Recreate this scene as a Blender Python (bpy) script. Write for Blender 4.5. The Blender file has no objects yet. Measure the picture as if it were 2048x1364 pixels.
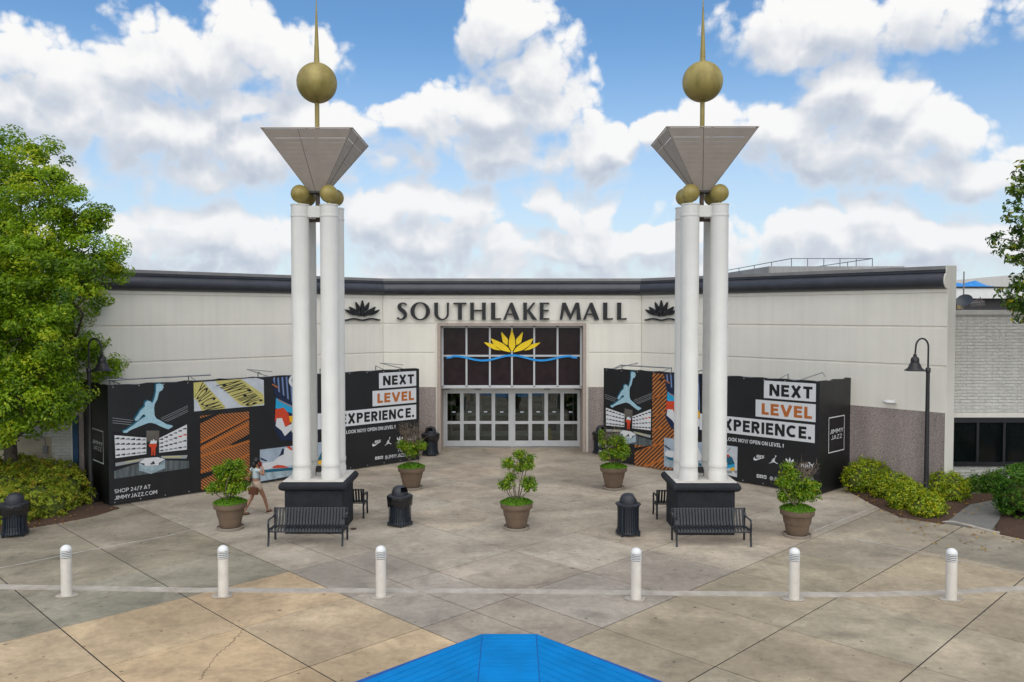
import bpy, math, random
import numpy as np
from mathutils import Vector, Matrix
from mathutils.geometry import tessellate_polygon
random.seed(7); rng = np.random.default_rng(11)
S = bpy.context.scene; C = S.collection
R = math.radians
# ------------------------------------------------------------------ camera
FPX, HOR, EYE = 1650.0, 628.0, 5.8           # focal length (px of 2048), horizon row, eye height
PITCH = math.atan((682 - HOR) / FPX)
cam = bpy.data.cameras.new('camera'); camo = bpy.data.objects.new('camera', cam); C.objects.link(camo)
cam.sensor_width = 36; cam.lens = 36 * FPX / 2048; cam.clip_end = 4000
camo.location = (0, 0, EYE); camo.rotation_euler = (R(90) - PITCH, 0, 0)
S.camera = camo
_F = Vector((0, math.cos(PITCH), -math.sin(PITCH))); _U = Vector((0, math.sin(PITCH), math.cos(PITCH)))
def ray(px, py): return _F + Vector((1, 0, 0)) * ((px - 1024) / FPX) - _U * ((py - 682) / FPX)
def gp(px, py, z=0.0):                        # photo point -> place on the level z
    r = ray(px, py); t = (z - EYE) / r.z; return Vector((r.x * t, r.y * t, z))
def at(px, py, Y):                            # photo point -> place at distance Y
    r = ray(px, py); t = Y / r.y; return Vector((r.x * t, Y, EYE + r.z * t))
# ------------------------------------------------------------------ world, sun, exposure
W = bpy.data.worlds.new('World'); S.world = W; W.use_nodes = True
SUN_EL, SUN_AZ = R(50), R(178)                # azimuth clockwise from +Y (the viewing direction)
def build_sky():
    nt = W.node_tree; nt.nodes.clear(); N = nt.nodes; L = nt.links
    def nd(t, tree=nt, **k):
        n = tree.nodes.new(t)
        for a, b in k.items(): setattr(n, a, b)
        return n
    def mth(op, a, b=None, c=None, tree=nt, clamp=False):
        n = tree.nodes.new('ShaderNodeMath'); n.operation = op; n.use_clamp = clamp
        for i, v in enumerate((a, b, c)):
            if v is None: continue
            if isinstance(v, (int, float)): n.inputs[i].default_value = v
            else: tree.links.new(v, n.inputs[i])
        return n.outputs[0]
    def vm(op, a, b=None, c=None, tree=nt):
        n = tree.nodes.new('ShaderNodeVectorMath'); n.operation = op
        for i, v in enumerate((a, b, c)):
            if v is None: continue
            if isinstance(v, (tuple, list)): n.inputs[i].default_value = v
            else: tree.links.new(v, n.inputs[i])
        return n.outputs['Value'] if op in ('DOT_PRODUCT', 'LENGTH') else n.outputs[0]
    # ---- field of cumulus clouds over the sky
    g = bpy.data.node_groups.new('cloud_field', 'ShaderNodeTree')
    g.interface.new_socket('P', in_out='INPUT', socket_type='NodeSocketVector')
    g.interface.new_socket('F', in_out='OUTPUT', socket_type='NodeSocketFloat')
    g.interface.new_socket('B', in_out='OUTPUT', socket_type='NodeSocketFloat')
    gi = g.nodes.new('NodeGroupInput'); go = g.nodes.new('NodeGroupOutput')
    P = gi.outputs['P']
    wn = g.nodes.new('ShaderNodeTexNoise'); wn.noise_dimensions = '2D'; wn.inputs['Scale'].default_value = 7; wn.inputs['Detail'].default_value = 3
    g.links.new(P, wn.inputs['Vector'])
    wv = vm('MULTIPLY_ADD', wn.outputs['Color'], (.07, .05, 0), (-.035, -.025, 0), tree=g)
    P2 = vm('ADD', P, wv, tree=g)
    E = [(430,120,180,82),(330,150,120,70),(540,130,70,75),(490,205,100,55),(100,150,110,80),(45,215,90,60),(180,235,150,75),(330,275,190,80),(520,310,200,75),
         (640,260,125,55),(430,352,170,45),(400,440,120,42),(520,470,130,48),(90,330,90,50),
         (1022,75,72,78),(1052,150,88,80),(960,225,120,70),(905,265,90,50),(1075,240,125,80),(1010,225,120,70),(985,300,190,52),(1150,305,120,50),(1215,290,55,50),(820,235,80,40),
         (1330,265,80,38),(1440,245,100,40),(1540,245,70,45),
         (1700,45,170,62),(1850,30,150,50),(1600,100,75,45),(1695,175,110,72),(1760,215,85,65),(1600,255,120,50),(1700,300,165,60),(1900,275,80,62),(1960,340,120,50),(1830,345,120,40),(2060,330,60,40),
         (760,440,70,50),(870,475,150,50),(1150,485,120,50),(430,485,210,50),(1700,485,200,40),(850,425,85,48),(945,430,60,52),(1075,400,42,38),(1140,430,80,48),(1210,440,60,45),(1320,480,90,30),
         (1575,452,36,22),(1650,455,60,30),(1745,440,70,36),(1820,465,60,25),(1930,470,80,40)]
    acc = None
    for (x, y, rx, ry) in E:
        r = ray(x, y).normalized(); a = 2 * r.x / (1 + r.y); e = 2 * r.z / (1 + r.y)
        ix, iy = FPX / rx / 1.22, FPX / ry / 1.24
        q = vm('MULTIPLY_ADD', P2, (ix, iy, 0), (-a * ix, -e * iy, 0), tree=g)
        d = vm('DOT_PRODUCT', q, q, tree=g)
        acc = d if acc is None else mth('SMOOTH_MIN', acc, d, .12, tree=g)
    blob = mth('SUBTRACT', 1.0, acc, tree=g)
    # ---- the same kind of sky all the way round
    gn = g.nodes.new('ShaderNodeTexNoise'); gn.noise_dimensions = '2D'; gn.inputs['Scale'].default_value = 2.2; gn.inputs['Detail'].default_value = 4
    g.links.new(vm('MULTIPLY', P, (1, 1.6, 1), tree=g), gn.inputs['Vector'])
    gen = mth('MULTIPLY_ADD', gn.outputs[0], 6.0, -3.0, tree=g)
    sx = g.nodes.new('ShaderNodeSeparateXYZ'); g.links.new(P, sx.inputs[0])
    def sstep(v, a, b):
        n = g.nodes.new('ShaderNodeMapRange'); n.interpolation_type = 'SMOOTHSTEP'
        n.inputs[1].default_value = a; n.inputs[2].default_value = b; g.links.new(v, n.inputs[0]); return n.outputs[0]
    m = mth('MAXIMUM', sstep(mth('ABSOLUTE', sx.outputs[0], tree=g), .60, .78), sstep(sx.outputs[1], .40, .50), tree=g)
    gen = mth('ADD', mth('MULTIPLY', mth('ADD', gen, 2.5, tree=g), m, tree=g), -2.5, tree=g)
    base = mth('MAXIMUM', blob, gen, tree=g)
    low_ = mth('MULTIPLY_ADD', sstep(sx.outputs[1], .22, .05), 2.0, -1.55, tree=g)      # rows of distant cloud low down
    base = mth('MAXIMUM', base, low_, tree=g)
    # ---- billows
    def vor(scale, k, vec):
        v = g.nodes.new('ShaderNodeTexVoronoi'); v.voronoi_dimensions = '2D'; v.inputs['Scale'].default_value = scale; v.inputs['Randomness'].default_value = .9
        g.links.new(vec, v.inputs['Vector']); d = mth('MULTIPLY', v.outputs['Distance'], v.outputs['Distance'], tree=g); return mth('MULTIPLY_ADD', d, -2.2 * k, .55 * k, tree=g)
    fb = g.nodes.new('ShaderNodeTexNoise'); fb.noise_dimensions = '2D'; fb.inputs['Scale'].default_value = 11; fb.inputs['Detail'].default_value = 7; fb.inputs['Roughness'].default_value = .6
    g.links.new(P, fb.inputs['Vector'])
    Pw = vm('ADD', P, vm('MULTIPLY_ADD', wn.outputs['Color'], (.06, .06, 0), (-.03, -.03, 0), tree=g), tree=g)
    b2 = mth('MULTIPLY_ADD', fb.outputs[0], 2.3, -1.15, tree=g)
    bb = mth('ADD', mth('ADD', vor(15, .50, Pw), vor(34, .30, Pw), tree=g), mth('ADD', vor(80, .17, Pw), b2, tree=g), tree=g)
    f = mth('ADD', base, bb, tree=g)
    g.links.new(f, go.inputs[0]); g.links.new(base, go.inputs[1])
    # ---- evaluate at the point and a little towards the sun (up)
    tc = nd('ShaderNodeTexCoord'); D0 = tc.outputs['Generated']
    sp = nd('ShaderNodeSeparateXYZ'); L.new(D0, sp.inputs[0])
    kk = mth('DIVIDE', 2.0, mth('MAXIMUM', mth('ADD', sp.outputs[1], 1.0), .02)); el = mth('ARCSINE', sp.outputs[2])   # stereographic: no seam anywhere in view
    cb = nd('ShaderNodeCombineXYZ'); L.new(mth('MULTIPLY', sp.outputs[0], kk), cb.inputs[0]); L.new(mth('MULTIPLY', sp.outputs[2], kk), cb.inputs[1])
    def ev(dx, dy):
        n = nd('ShaderNodeGroup'); n.node_tree = g
        L.new(vm('ADD', cb.outputs[0], (dx, dy, 0)), n.inputs[0]); return n.outputs
    (F0, B0), (F1, B1) = ev(0, 0)[:2], ev(.006, .030)[:2]
    def mapr(v, a, b, lo=0., hi=1., smooth=True):
        n = nd('ShaderNodeMapRange'); n.interpolation_type = 'SMOOTHSTEP' if smooth else 'LINEAR'
        n.inputs[1].default_value = a; n.inputs[2].default_value = b; n.inputs[3].default_value = lo; n.inputs[4].default_value = hi
        L.new(v, n.inputs[0]); return n.outputs[0]
    dB = mth('SUBTRACT', B0, B1); dF = mth('SUBTRACT', F0, F1)
    lit = mapr(mth('MULTIPLY_ADD', dF, .50, mth('MULTIPLY', dB, .75)), -.52, .80)
    thick = mapr(F0, .0, 1.6)
    am = nd('ShaderNodeMapRange'); am.interpolation_type = 'SMOOTHSTEP'; am.inputs[1].default_value = -.14; L.new(F0, am.inputs[0]); L.new(mth('MULTIPLY_ADD', lit, -.55, .98), am.inputs[2]); alpha = am.outputs[0]
    lit2 = mth('MULTIPLY', mth('SUBTRACT', 1., lit), mth('MULTIPLY_ADD', thick, .55, .45))
    def mixc(fac, a, b):
        n = nd('ShaderNodeMix'); n.data_type = 'RGBA'
        if isinstance(fac, (int, float)): n.inputs[0].default_value = fac
        else: L.new(fac, n.inputs[0])
        for s, v in ((6, a), (7, b)):
            if isinstance(v, tuple): n.inputs[s].default_value = (*v, 1)
            else: L.new(v, n.inputs[s])
        return n.outputs[2]
    cl = mixc(lit2, CLOUD_HI, CLOUD_LO)
    sky = nd('ShaderNodeTexSky'); sky.sky_type = 'NISHITA'; sky.sun_disc = False
    sky.sun_elevation = SUN_EL; sky.sun_rotation = SUN_AZ; sky.air_density = 1.0; sky.dust_density = .35; sky.ozone_density = 2.2
    sc = nd('ShaderNodeVectorMath'); sc.operation = 'MULTIPLY'; L.new(sky.outputs[0], sc.inputs[0]); sc.inputs[1].default_value = SKY_GAIN
    low = mapr(el, .02, .34, 1., 0.)                 # distant clouds merge in the white air near the horizon
    skyc = mixc(mth('MULTIPLY', low, .70), sc.outputs[0], HAZE_C)
    clc = mixc(mth('MULTIPLY', low, .30), cl, HAZE_C)
    out = mixc(alpha, skyc, clc)
    bg = nd('ShaderNodeBackground'); L.new(out, bg.inputs[0]); bg.inputs[1].default_value = 1.0
    wo = nd('ShaderNodeOutputWorld'); L.new(bg.outputs[0], wo.inputs[0])
CLOUD_HI, CLOUD_LO, HAZE_C = (.52, .518, .515), (.215, .255, .325), (.39, .42, .455)
SKY_GAIN = (.050, .068, .078)
build_sky()
W.cycles.sampling_method = 'MANUAL'; W.cycles.sample_map_resolution = 512
sun = bpy.data.lights.new('sun', 'SUN'); sun.energy = 1.5; sun.angle = R(95); sun.color = (1, .92, .80)
suno = bpy.data.objects.new('sun', sun); C.objects.link(suno)
_sd = Vector((math.sin(SUN_AZ) * math.cos(SUN_EL), math.cos(SUN_AZ) * math.cos(SUN_EL), math.sin(SUN_EL)))
suno.rotation_euler = _sd.to_track_quat('Z', 'Y').to_euler(); suno.location = (0, 0, 60)
S.view_settings.view_transform = 'Standard'; S.view_settings.look = 'None'
S.view_settings.exposure = 0.90; S.view_settings.gamma = 1
S.cycles.max_bounces = 6; S.cycles.transparent_max_bounces = 8; S.cycles.use_denoising = True
S.cycles.use_adaptive_sampling = True; S.cycles.adaptive_threshold = .014; S.cycles.adaptive_min_samples = 8
# ------------------------------------------------------------------ materials
MATS = {}
def pm(name, col, rough=.6, var=.12, scale=3., bump=0., bscale=60., metal=0., spec=.5, col2=None, stretch=(1, 1, 1), coat=0., detail=6, streak=0., objcol=False):
    """A procedural surface: base colour with worn variation, fine relief."""
    if name in MATS: return MATS[name]
    m = bpy.data.materials.new(name); m.use_nodes = True; nt = m.node_tree; b = nt.nodes['Principled BSDF']; L = nt.links
    geo = nt.nodes.new('ShaderNodeNewGeometry')
    vec = nt.nodes.new('ShaderNodeVectorMath'); vec.operation = 'MULTIPLY'; vec.inputs[1].default_value = stretch; L.new(geo.outputs['Position'], vec.inputs[0])
    n = nt.nodes.new('ShaderNodeTexNoise'); n.inputs['Scale'].default_value = scale; n.inputs['Detail'].default_value = detail; n.inputs['Roughness'].default_value = .6
    L.new(vec.outputs[0], n.inputs['Vector'])
    mr = nt.nodes.new('ShaderNodeMapRange'); mr.inputs[1].default_value = .3; mr.inputs[2].default_value = .7; L.new(n.outputs[0], mr.inputs[0])
    mx = nt.nodes.new('ShaderNodeMix'); mx.data_type = 'RGBA'; L.new(mr.outputs[0], mx.inputs[0])
    c2 = col2 or tuple(min(1, c * (1 + var)) for c in col); c1 = tuple(c * (1 - var) for c in col)
    if col2: c1 = col
    mx.inputs[6].default_value = (*c1, 1); mx.inputs[7].default_value = (*c2, 1)
    out = mx.outputs[2]
    if streak:                                       # rain streaks run down the surface
        s = nt.nodes.new('ShaderNodeTexNoise'); s.inputs['Scale'].default_value = 1; s.inputs['Detail'].default_value = 5
        v2 = nt.nodes.new('ShaderNodeVectorMath'); v2.operation = 'MULTIPLY'; v2.inputs[1].default_value = (5, 5, .22); L.new(geo.outputs['Position'], v2.inputs[0]); L.new(v2.outputs[0], s.inputs['Vector'])
        r2 = nt.nodes.new('ShaderNodeMapRange'); r2.inputs[1].default_value = .42; r2.inputs[2].default_value = .75; r2.inputs[3].default_value = 1; r2.inputs[4].default_value = 1 - streak; L.new(s.outputs[0], r2.inputs[0])
        mm = nt.nodes.new('ShaderNodeVectorMath'); mm.operation = 'SCALE'; L.new(out, mm.inputs[0]); L.new(r2.outputs[0], mm.inputs['Scale']); out = mm.outputs[0]
    if objcol:
        oi = nt.nodes.new('ShaderNodeObjectInfo'); mm = nt.nodes.new('ShaderNodeVectorMath'); mm.operation = 'MULTIPLY'
        L.new(out, mm.inputs[0]); L.new(oi.outputs['Color'], mm.inputs[1]); out = mm.outputs[0]
    L.new(out, b.inputs['Base Color'])
    b.inputs['Roughness'].default_value = rough; b.inputs['Metallic'].default_value = metal; b.inputs['Specular IOR Level'].default_value = spec
    b.inputs['Coat Weight'].default_value = coat
    if bump:
        n2 = nt.nodes.new('ShaderNodeTexNoise'); n2.inputs['Scale'].default_value = bscale; n2.inputs['Detail'].default_value = 4; L.new(geo.outputs['Position'], n2.inputs['Vector'])
        bp = nt.nodes.new('ShaderNodeBump'); bp.inputs['Strength'].default_value = bump; bp.inputs['Distance'].default_value = .02; L.new(n2.outputs[0], bp.inputs['Height']); L.new(bp.outputs[0], b.inputs['Normal'])
    MATS[name] = m; return m
def leafmat(name, dark, light, warm, trans=.35, rough=.45):
    m = bpy.data.materials.new(name); m.use_nodes = True; nt = m.node_tree; L = nt.links; b = nt.nodes['Principled BSDF']; o = nt.nodes['Material Output']
    a = nt.nodes.new('ShaderNodeAttribute'); a.attribute_name = 'tint'
    cr = nt.nodes.new('ShaderNodeValToRGB'); e = cr.color_ramp.elements; e[0].position = 0; e[0].color = (*dark, 1); e[1].position = .72; e[1].color = (*light, 1)
    k = cr.color_ramp.elements.new(1.); k.color = (*warm, 1)
    L.new(a.outputs['Fac'], cr.inputs[0]); L.new(cr.outputs[0], b.inputs['Base Color']); b.inputs['Roughness'].default_value = rough
    b.inputs['Specular IOR Level'].default_value = .35
    t = nt.nodes.new('ShaderNodeBsdfTranslucent'); L.new(cr.outputs[0], t.inputs[0])
    x = nt.nodes.new('ShaderNodeMixShader'); x.inputs[0].default_value = trans; L.new(b.outputs[0], x.inputs[1]); L.new(t.outputs[0], x.inputs[2]); L.new(x.outputs[0], o.inputs[0])
    MATS[name] = m; return m
# ------------------------------------------------------------------ mesh builders
class MB:
    def __init__(s): s.v = []; s.f = []; s.m = []; s.mats = []; s.cur = 0
    def use(s, mat):
        if mat not in s.mats: s.mats.append(mat)
        s.cur = s.mats.index(mat); return s
    def add(s, vs, fs):
        k = len(s.v); s.v += [tuple(v) for v in vs]; s.f += [tuple(i + k for i in f) for f in fs]; s.m += [s.cur] * len(fs); return s
    def box(s, x0, x1, y0, y1, z0, z1, M=None):
        vs = [Vector((x, y, z)) for z in (z0, z1) for y in (y0, y1) for x in (x0, x1)]
        if M is not None: vs = [M @ v for v in vs]
        return s.add(vs, [(0, 2, 3, 1), (4, 5, 7, 6), (0, 1, 5, 4), (2, 6, 7, 3), (0, 4, 6, 2), (1, 3, 7, 5)])
    def bbox(s, x0, x1, y0, y1, z0, z1, b=.01):        # box with chamfered vertical + top edges
        pts = lambda i: [(x0 + i + b, y0 + i), (x1 - i - b, y0 + i), (x1 - i, y0 + i + b), (x1 - i, y1 - i - b), (x1 - i - b, y1 - i), (x0 + i + b, y1 - i), (x0 + i, y1 - i - b), (x0 + i, y0 + i + b)]
        rings = [[(x, y, z0) for x, y in pts(0)], [(x, y, z1 - b) for x, y in pts(0)], [(x, y, z1) for x, y in pts(b)]]
        return s.loft(rings, True, True)
    def loft(s, rings, capa=True, capb=True, closed=True):
        n = len(rings[0]); k = []
        vs = [p for r in rings for p in r]; fs = []
        for i in range(len(rings) - 1):
            for j in range(n if closed else n - 1):
                a = i * n + j; b = i * n + (j + 1) % n; fs.append((a, b, b + n, a + n))
        if capa: fs.append(tuple(range(n - 1, -1, -1)))
        if capb: fs.append(tuple(range((len(rings) - 1) * n, len(rings) * n)))
        return s.add(vs, fs)
    def lathe(s, prof, seg=24, c=(0, 0, 0), capa=True, capb=True):
        return s.loft([[(c[0] + r * math.cos(2 * math.pi * j / seg), c[1] + r * math.sin(2 * math.pi * j / seg), c[2] + z) for j in range(seg)] for r, z in prof], capa, capb)
    def sphere(s, c, r, seg=24, rings=12, sc=(1, 1, 1)):
        rg = []
        for i in range(1, rings):
            a = math.pi * i / rings; rg.append([(c[0] + sc[0] * r * math.sin(a) * math.cos(2 * math.pi * j / seg), c[1] + sc[1] * r * math.sin(a) * math.sin(2 * math.pi * j / seg), c[2] - sc[2] * r * math.cos(a)) for j in range(seg)])
        k = len(s.v); s.loft(rg, False, False); n = len(rg) * seg
        s.v += [(c[0], c[1], c[2] - sc[2] * r), (c[0], c[1], c[2] + sc[2] * r)]
        for j in range(seg):
            s.f.append((k + (j + 1) % seg, k + j, k + n)); s.f.append((k + n - seg + j, k + n - seg + (j + 1) % seg, k + n + 1)); s.m += [s.cur] * 2
        return s
    def tube(s, pts, rad, seg=8, cap=True):
        pts = [Vector(p) for p in pts]; rg = []; ref = None
        rad = rad if isinstance(rad, (list, tuple)) else [rad] * len(pts)
        for i, p in enumerate(pts):
            t = (pts[min(i + 1, len(pts) - 1)] - pts[max(i - 1, 0)]).normalized()
            if ref is None: ref = Vector((0, 0, 1)) if abs(t.z) < .9 else Vector((1, 0, 0))
            a = t.cross(ref).normalized(); b = t.cross(a).normalized(); ref = b.cross(t) * -1 if False else ref
            if abs(t.dot(ref)) > .97: ref = a
            rg.append([p + (a * math.cos(2 * math.pi * j / seg) + b * math.sin(2 * math.pi * j / seg)) * rad[i] for j in range(seg)])
        return s.loft(rg, cap, cap)
    def strip(s, path, wx0, wx1, th=.01):              # bent flat bar: path of (y, z), width along x
        n = len(path); P = [Vector((0, a, b)) for a, b in path]; rg = []
        for i, p in enumerate(P):
            t = (P[min(i + 1, n - 1)] - P[max(i - 1, 0)]).normalized(); nn = Vector((0, -t.z, t.y)) * th / 2
            rg.append([(wx0, *(p + nn).yz), (wx1, *(p + nn).yz), (wx1, *(p - nn).yz), (wx0, *(p - nn).yz)])
        return s.loft(rg)
    def flat(s, loops, f, depth=0.):                    # polygon with holes in 2D, f maps (a,b,depth)->3D ; depth>0 extrudes
        V2 = [[Vector((a, b, 0)) for a, b in lp] for lp in loops]
        tri = tessellate_polygon(V2); flatp = [p for lp in V2 for p in lp]; n = len(flatp)
        out = []
        for t in tri:
            a, b, c = (flatp[i] for i in t)
            out.append(t if (b - a).cross(c - a).z > 0 else (t[0], t[2], t[1]))
        vs = [f(p.x, p.y, depth) for p in flatp]; fs = [tuple(t) for t in out]
        if depth:
            vs += [f(p.x, p.y, 0) for p in flatp]; fs += [(t[0] + n, t[2] + n, t[1] + n) for t in out]; k = 0
            for lp in V2:
                m = len(lp); ar = sum(lp[i].x * lp[(i + 1) % m].y - lp[(i + 1) % m].x * lp[i].y for i in range(m)); ccw = ar > 0
                outer = lp is V2[0]
                for i in range(m):
                    a, b = k + i, k + (i + 1) % m
                    fs.append((a, a + n, b + n, b) if ccw == outer else (b, b + n, a + n, a))
                k += m
        return s.add(vs, fs)
    def mesh(s, name='mesh', smooth=False):
        me = bpy.data.meshes.new(name); me.from_pydata(s.v, [], s.f)
        for m in s.mats: me.materials.append(m)
        if len(s.mats) > 1: me.polygons.foreach_set('material_index', s.m)
        if smooth:
            me.polygons.foreach_set('use_smooth', [True] * len(s.f))
            if smooth != 'all': me.set_sharp_from_angle(angle=R(smooth if smooth is not True else 40))
        me.update(); return me
    def build(s, name, mat=None, parent=None, smooth=False):
        me = s.mesh(name, smooth)
        if mat is not None: me.materials.clear(); me.materials.append(mat)
        return link(name, me, parent)
def link(name, me, parent=None):
    o = bpy.data.objects.new(name, me); C.objects.link(o)
    if parent is not None: o.parent = parent
    return o
def tag(o, label=None, cat=None, group=None, kind=None):
    if label: o['label'] = label
    if cat: o['category'] = cat
    if group: o['group'] = group
    if kind: o['kind'] = kind
    return o
def thing(name, label, cat, loc=(0, 0, 0), rz=0., group=None):
    o = bpy.data.objects.new(name, None); C.objects.link(o); o.location = loc; o.rotation_euler = (0, 0, rz); o.empty_display_size = .2
    return tag(o, label, cat, group)
def copy_tree(o, parent=None):
    c = o.copy(); C.objects.link(c); c.parent = parent
    for ch in list(o.children): copy_tree(ch, c)
    return c
FONT_CACHE = {}
def text_loops(txt, size, bold=0., space=1.):
    cu = bpy.data.curves.new('lettering', 'FONT'); cu.body = txt; cu.size = size; cu.offset = bold; cu.space_character = space; cu.resolution_u = 3; cu.align_x = 'LEFT'
    o = bpy.data.objects.new('tmp_lettering', cu); C.objects.link(o); dg = bpy.context.evaluated_depsgraph_get(); dg.update()
    me = bpy.data.meshes.new_from_object(o.evaluated_get(dg)); C.objects.unlink(o); bpy.data.objects.remove(o); bpy.data.curves.remove(cu); return me
def _arc(cx, cy, rx, ry, a0, a1, n=12): return [(cx + rx * math.cos(R(a0 + (a1 - a0) * i / n)), cy + ry * math.sin(R(a0 + (a1 - a0) * i / n))) for i in range(n + 1)]
def sans(ch, t):
    """geometric sans capitals as strokes: width, list of centre lines (cap height 1, stroke t)"""
    h = t / 2; T = 1 - h; m = .52
    W_ = dict(A=.86, C=.82, D=.80, E=.60, F=.58, G=.86, H=.74, I=t, J=.52, K=.74, L=.54, M=.90, N=.78, O=.94, P=.66, R=.70, S=.64, T=.68, U=.74, V=.84, W=1.2, X=.78, Y=.76, Z=.66)
    W_.update({'1': .30, '2': .60, '4': .70, '7': .60, '/': .46, '.': t, '@': 1.0}); w = W_[ch]; r = w - h; c = w / 2
    G = {'A': [[(h * .8, 0), (c, 1)], [(w - h * .8, 0), (c, 1)], [(w * .2, .28), (w * .8, .28)]], 'C': [_arc(c + .04, .5, c - h + .04, .5 - h, 48, 312, 18)], 'D': [[(h, 0), (h, 1)], [(h, T), (w * .45, T)] + _arc(w * .45, .5, w * .55 - h, .5 - h, 80, -80, 12) + [(w * .45, h), (h, h)]],
         'E': [[(h, 0), (h, 1)], [(t, T), (w, T)], [(t, m), (w * .92, m)], [(t, h), (w, h)]], 'F': [[(h, 0), (h, 1)], [(t, T), (w, T)], [(t, m), (w * .92, m)]], 'G': [_arc(c + .03, .5, c - h + .03, .5 - h, 48, 330, 18) + [(r, .48), (c, .48)]],
         'H': [[(h, 0), (h, 1)], [(r, 0), (r, 1)], [(t, .5), (w - t, .5)]], 'I': [[(h, 0), (h, 1)]], 'J': [[(r, 1), (r, .35)] + _arc(c, .32, c - h, .32 - h, 0, -160, 10)], 'K': [[(h, 0), (h, 1)], [(t, .40), (w - h, 1)], [(w * .38, .52), (w - h * .8, 0)]], 'L': [[(h, 0), (h, 1)], [(t, h), (w, h)]],
         'M': [[(h, 0), (h, 1)], [(r, 0), (r, 1)], [(h, 1), (c, .36), (r, 1)]], 'N': [[(h, 0), (h, 1)], [(r, 0), (r, 1)], [(h, 1), (r, 0)]], 'O': [_arc(c, .5, c - h, .5 - h, 0, 360, 26)], 'P': [[(h, 0), (h, 1)], [(t, T), (w * .55, T)] + _arc(w * .55, .69, w * .45 - h, .31 - h, 80, -80, 10) + [(w * .55, .38 + h), (t, .38 + h)]],
         'R': [[(h, 0), (h, 1)], [(t, T), (w * .55, T)] + _arc(w * .55, .69, w * .42 - h, .31 - h, 80, -80, 10) + [(w * .55, .38 + h), (t, .38 + h)], [(w * .5, .40), (w - h * .9, 0)]], 'S': [_arc(c, .735, c - h, .265 - h * .9, 35, 245, 12)[:-1] + _arc(c, .265, c - h, .265 - h * .9, 65, -145, 12)],
         'T': [[(0, T), (w, T)], [(c, 0), (c, 1 - t)]], 'U': [[(h, 1), (h, .38)] + _arc(c, .36, c - h, .36 - h, 180, 360, 14) + [(r, .38), (r, 1)]], 'V': [[(h * .8, 1), (c, 0)], [(w - h * .8, 1), (c, 0)]], 'W': [[(h * .8, 1), (w * .29, 0), (c, 1), (w * .71, 0), (w - h * .8, 1)]], 'X': [[(h, 0), (r, 1)], [(h, 1), (r, 0)]],
         'Y': [[(h * .8, 1), (c, .44)], [(w - h * .8, 1), (c, .44)], [(c, .44), (c, 0)]], 'Z': [[(0, T), (w - h, T)], [(w - h * 1.2, T), (h * 1.2, h)], [(h, h), (w, h)]], '1': [[(0, .80), (w - h, .97), (w - h, 0)]], '2': [_arc(c, .70, c - h, .30 - h, 160, -40, 12) + [(h, h), (w, h)]], '4': [[(w * .72, 0), (w * .72, 1), (h, .28), (w, .28)]], '7': [[(0, T), (w - h, T), (w * .30, 0)]],
         '/': [[(h, -.08), (w - h, 1.08)]], '.': [[(h, 0), (h, t)]], '@': [_arc(.5, .45, .46, .46, -50, 300, 20), _arc(.5, .45, .20, .20, 0, 360, 12), [(.70, .66), (.70, .30)]]}
    return w, G[ch]
def add_text(mb, txt, x0, x1, z0, z1, f, bold=0.):      # lettering fitted into a box of the surface f(a,b,depth)
    t = .125 + min(bold, .05) * 2.1; pen = 0.; out = []
    for ch in txt:
        if ch == ' ': pen += .30; continue
        w, lines = sans(ch, t); out += [([(x + pen, y) for x, y in l]) for l in lines]; pen += w + .13
    W_ = pen - .13; k = 0
    for l in out:
        k += 1; L_, Rr = [], []
        for i, p in enumerate(l):
            d = Vector(l[min(i + 1, len(l) - 1)]) - Vector(l[max(i - 1, 0)]); d.normalize(); sc_ = 1.
            if 0 < i < len(l) - 1:                          # keep the stroke width at corners
                d1 = (Vector(l[i]) - Vector(l[i - 1])).normalized(); sc_ = min(2., 1 / max(.4, d.dot(d1)))
            n = Vector((-d.y, d.x)) * t / 2 * sc_; L_.append((p[0] + n.x, p[1] + n.y)); Rr.append((p[0] - n.x, p[1] - n.y))
        vs = [f(x0 + (x1 - x0) * a / W_, z0 + (z1 - z0) * b, .00012 * (k % 8)) for a, b in L_ + Rr]; n = len(l)
        mb.add(vs, [(i, n + i, n + i + 1, i + 1) for i in range(n - 1)])
def add_font(mb, txt, x0, x1, z0, z1, f, bold=0.):
    me = text_loops(txt, 1., bold, 1.04); v = np.array([p.co[:2] for p in me.vertices]); lo, hi = v.min(0), v.max(0)
    mb.add([f(x0 + (x1 - x0) * (a - lo[0]) / (hi[0] - lo[0]), z0 + (z1 - z0) * (b - lo[1]) / (hi[1] - lo[1]), 0) for a, b in v], [tuple(p.vertices) for p in me.polygons]); bpy.data.meshes.remove(me)
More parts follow.
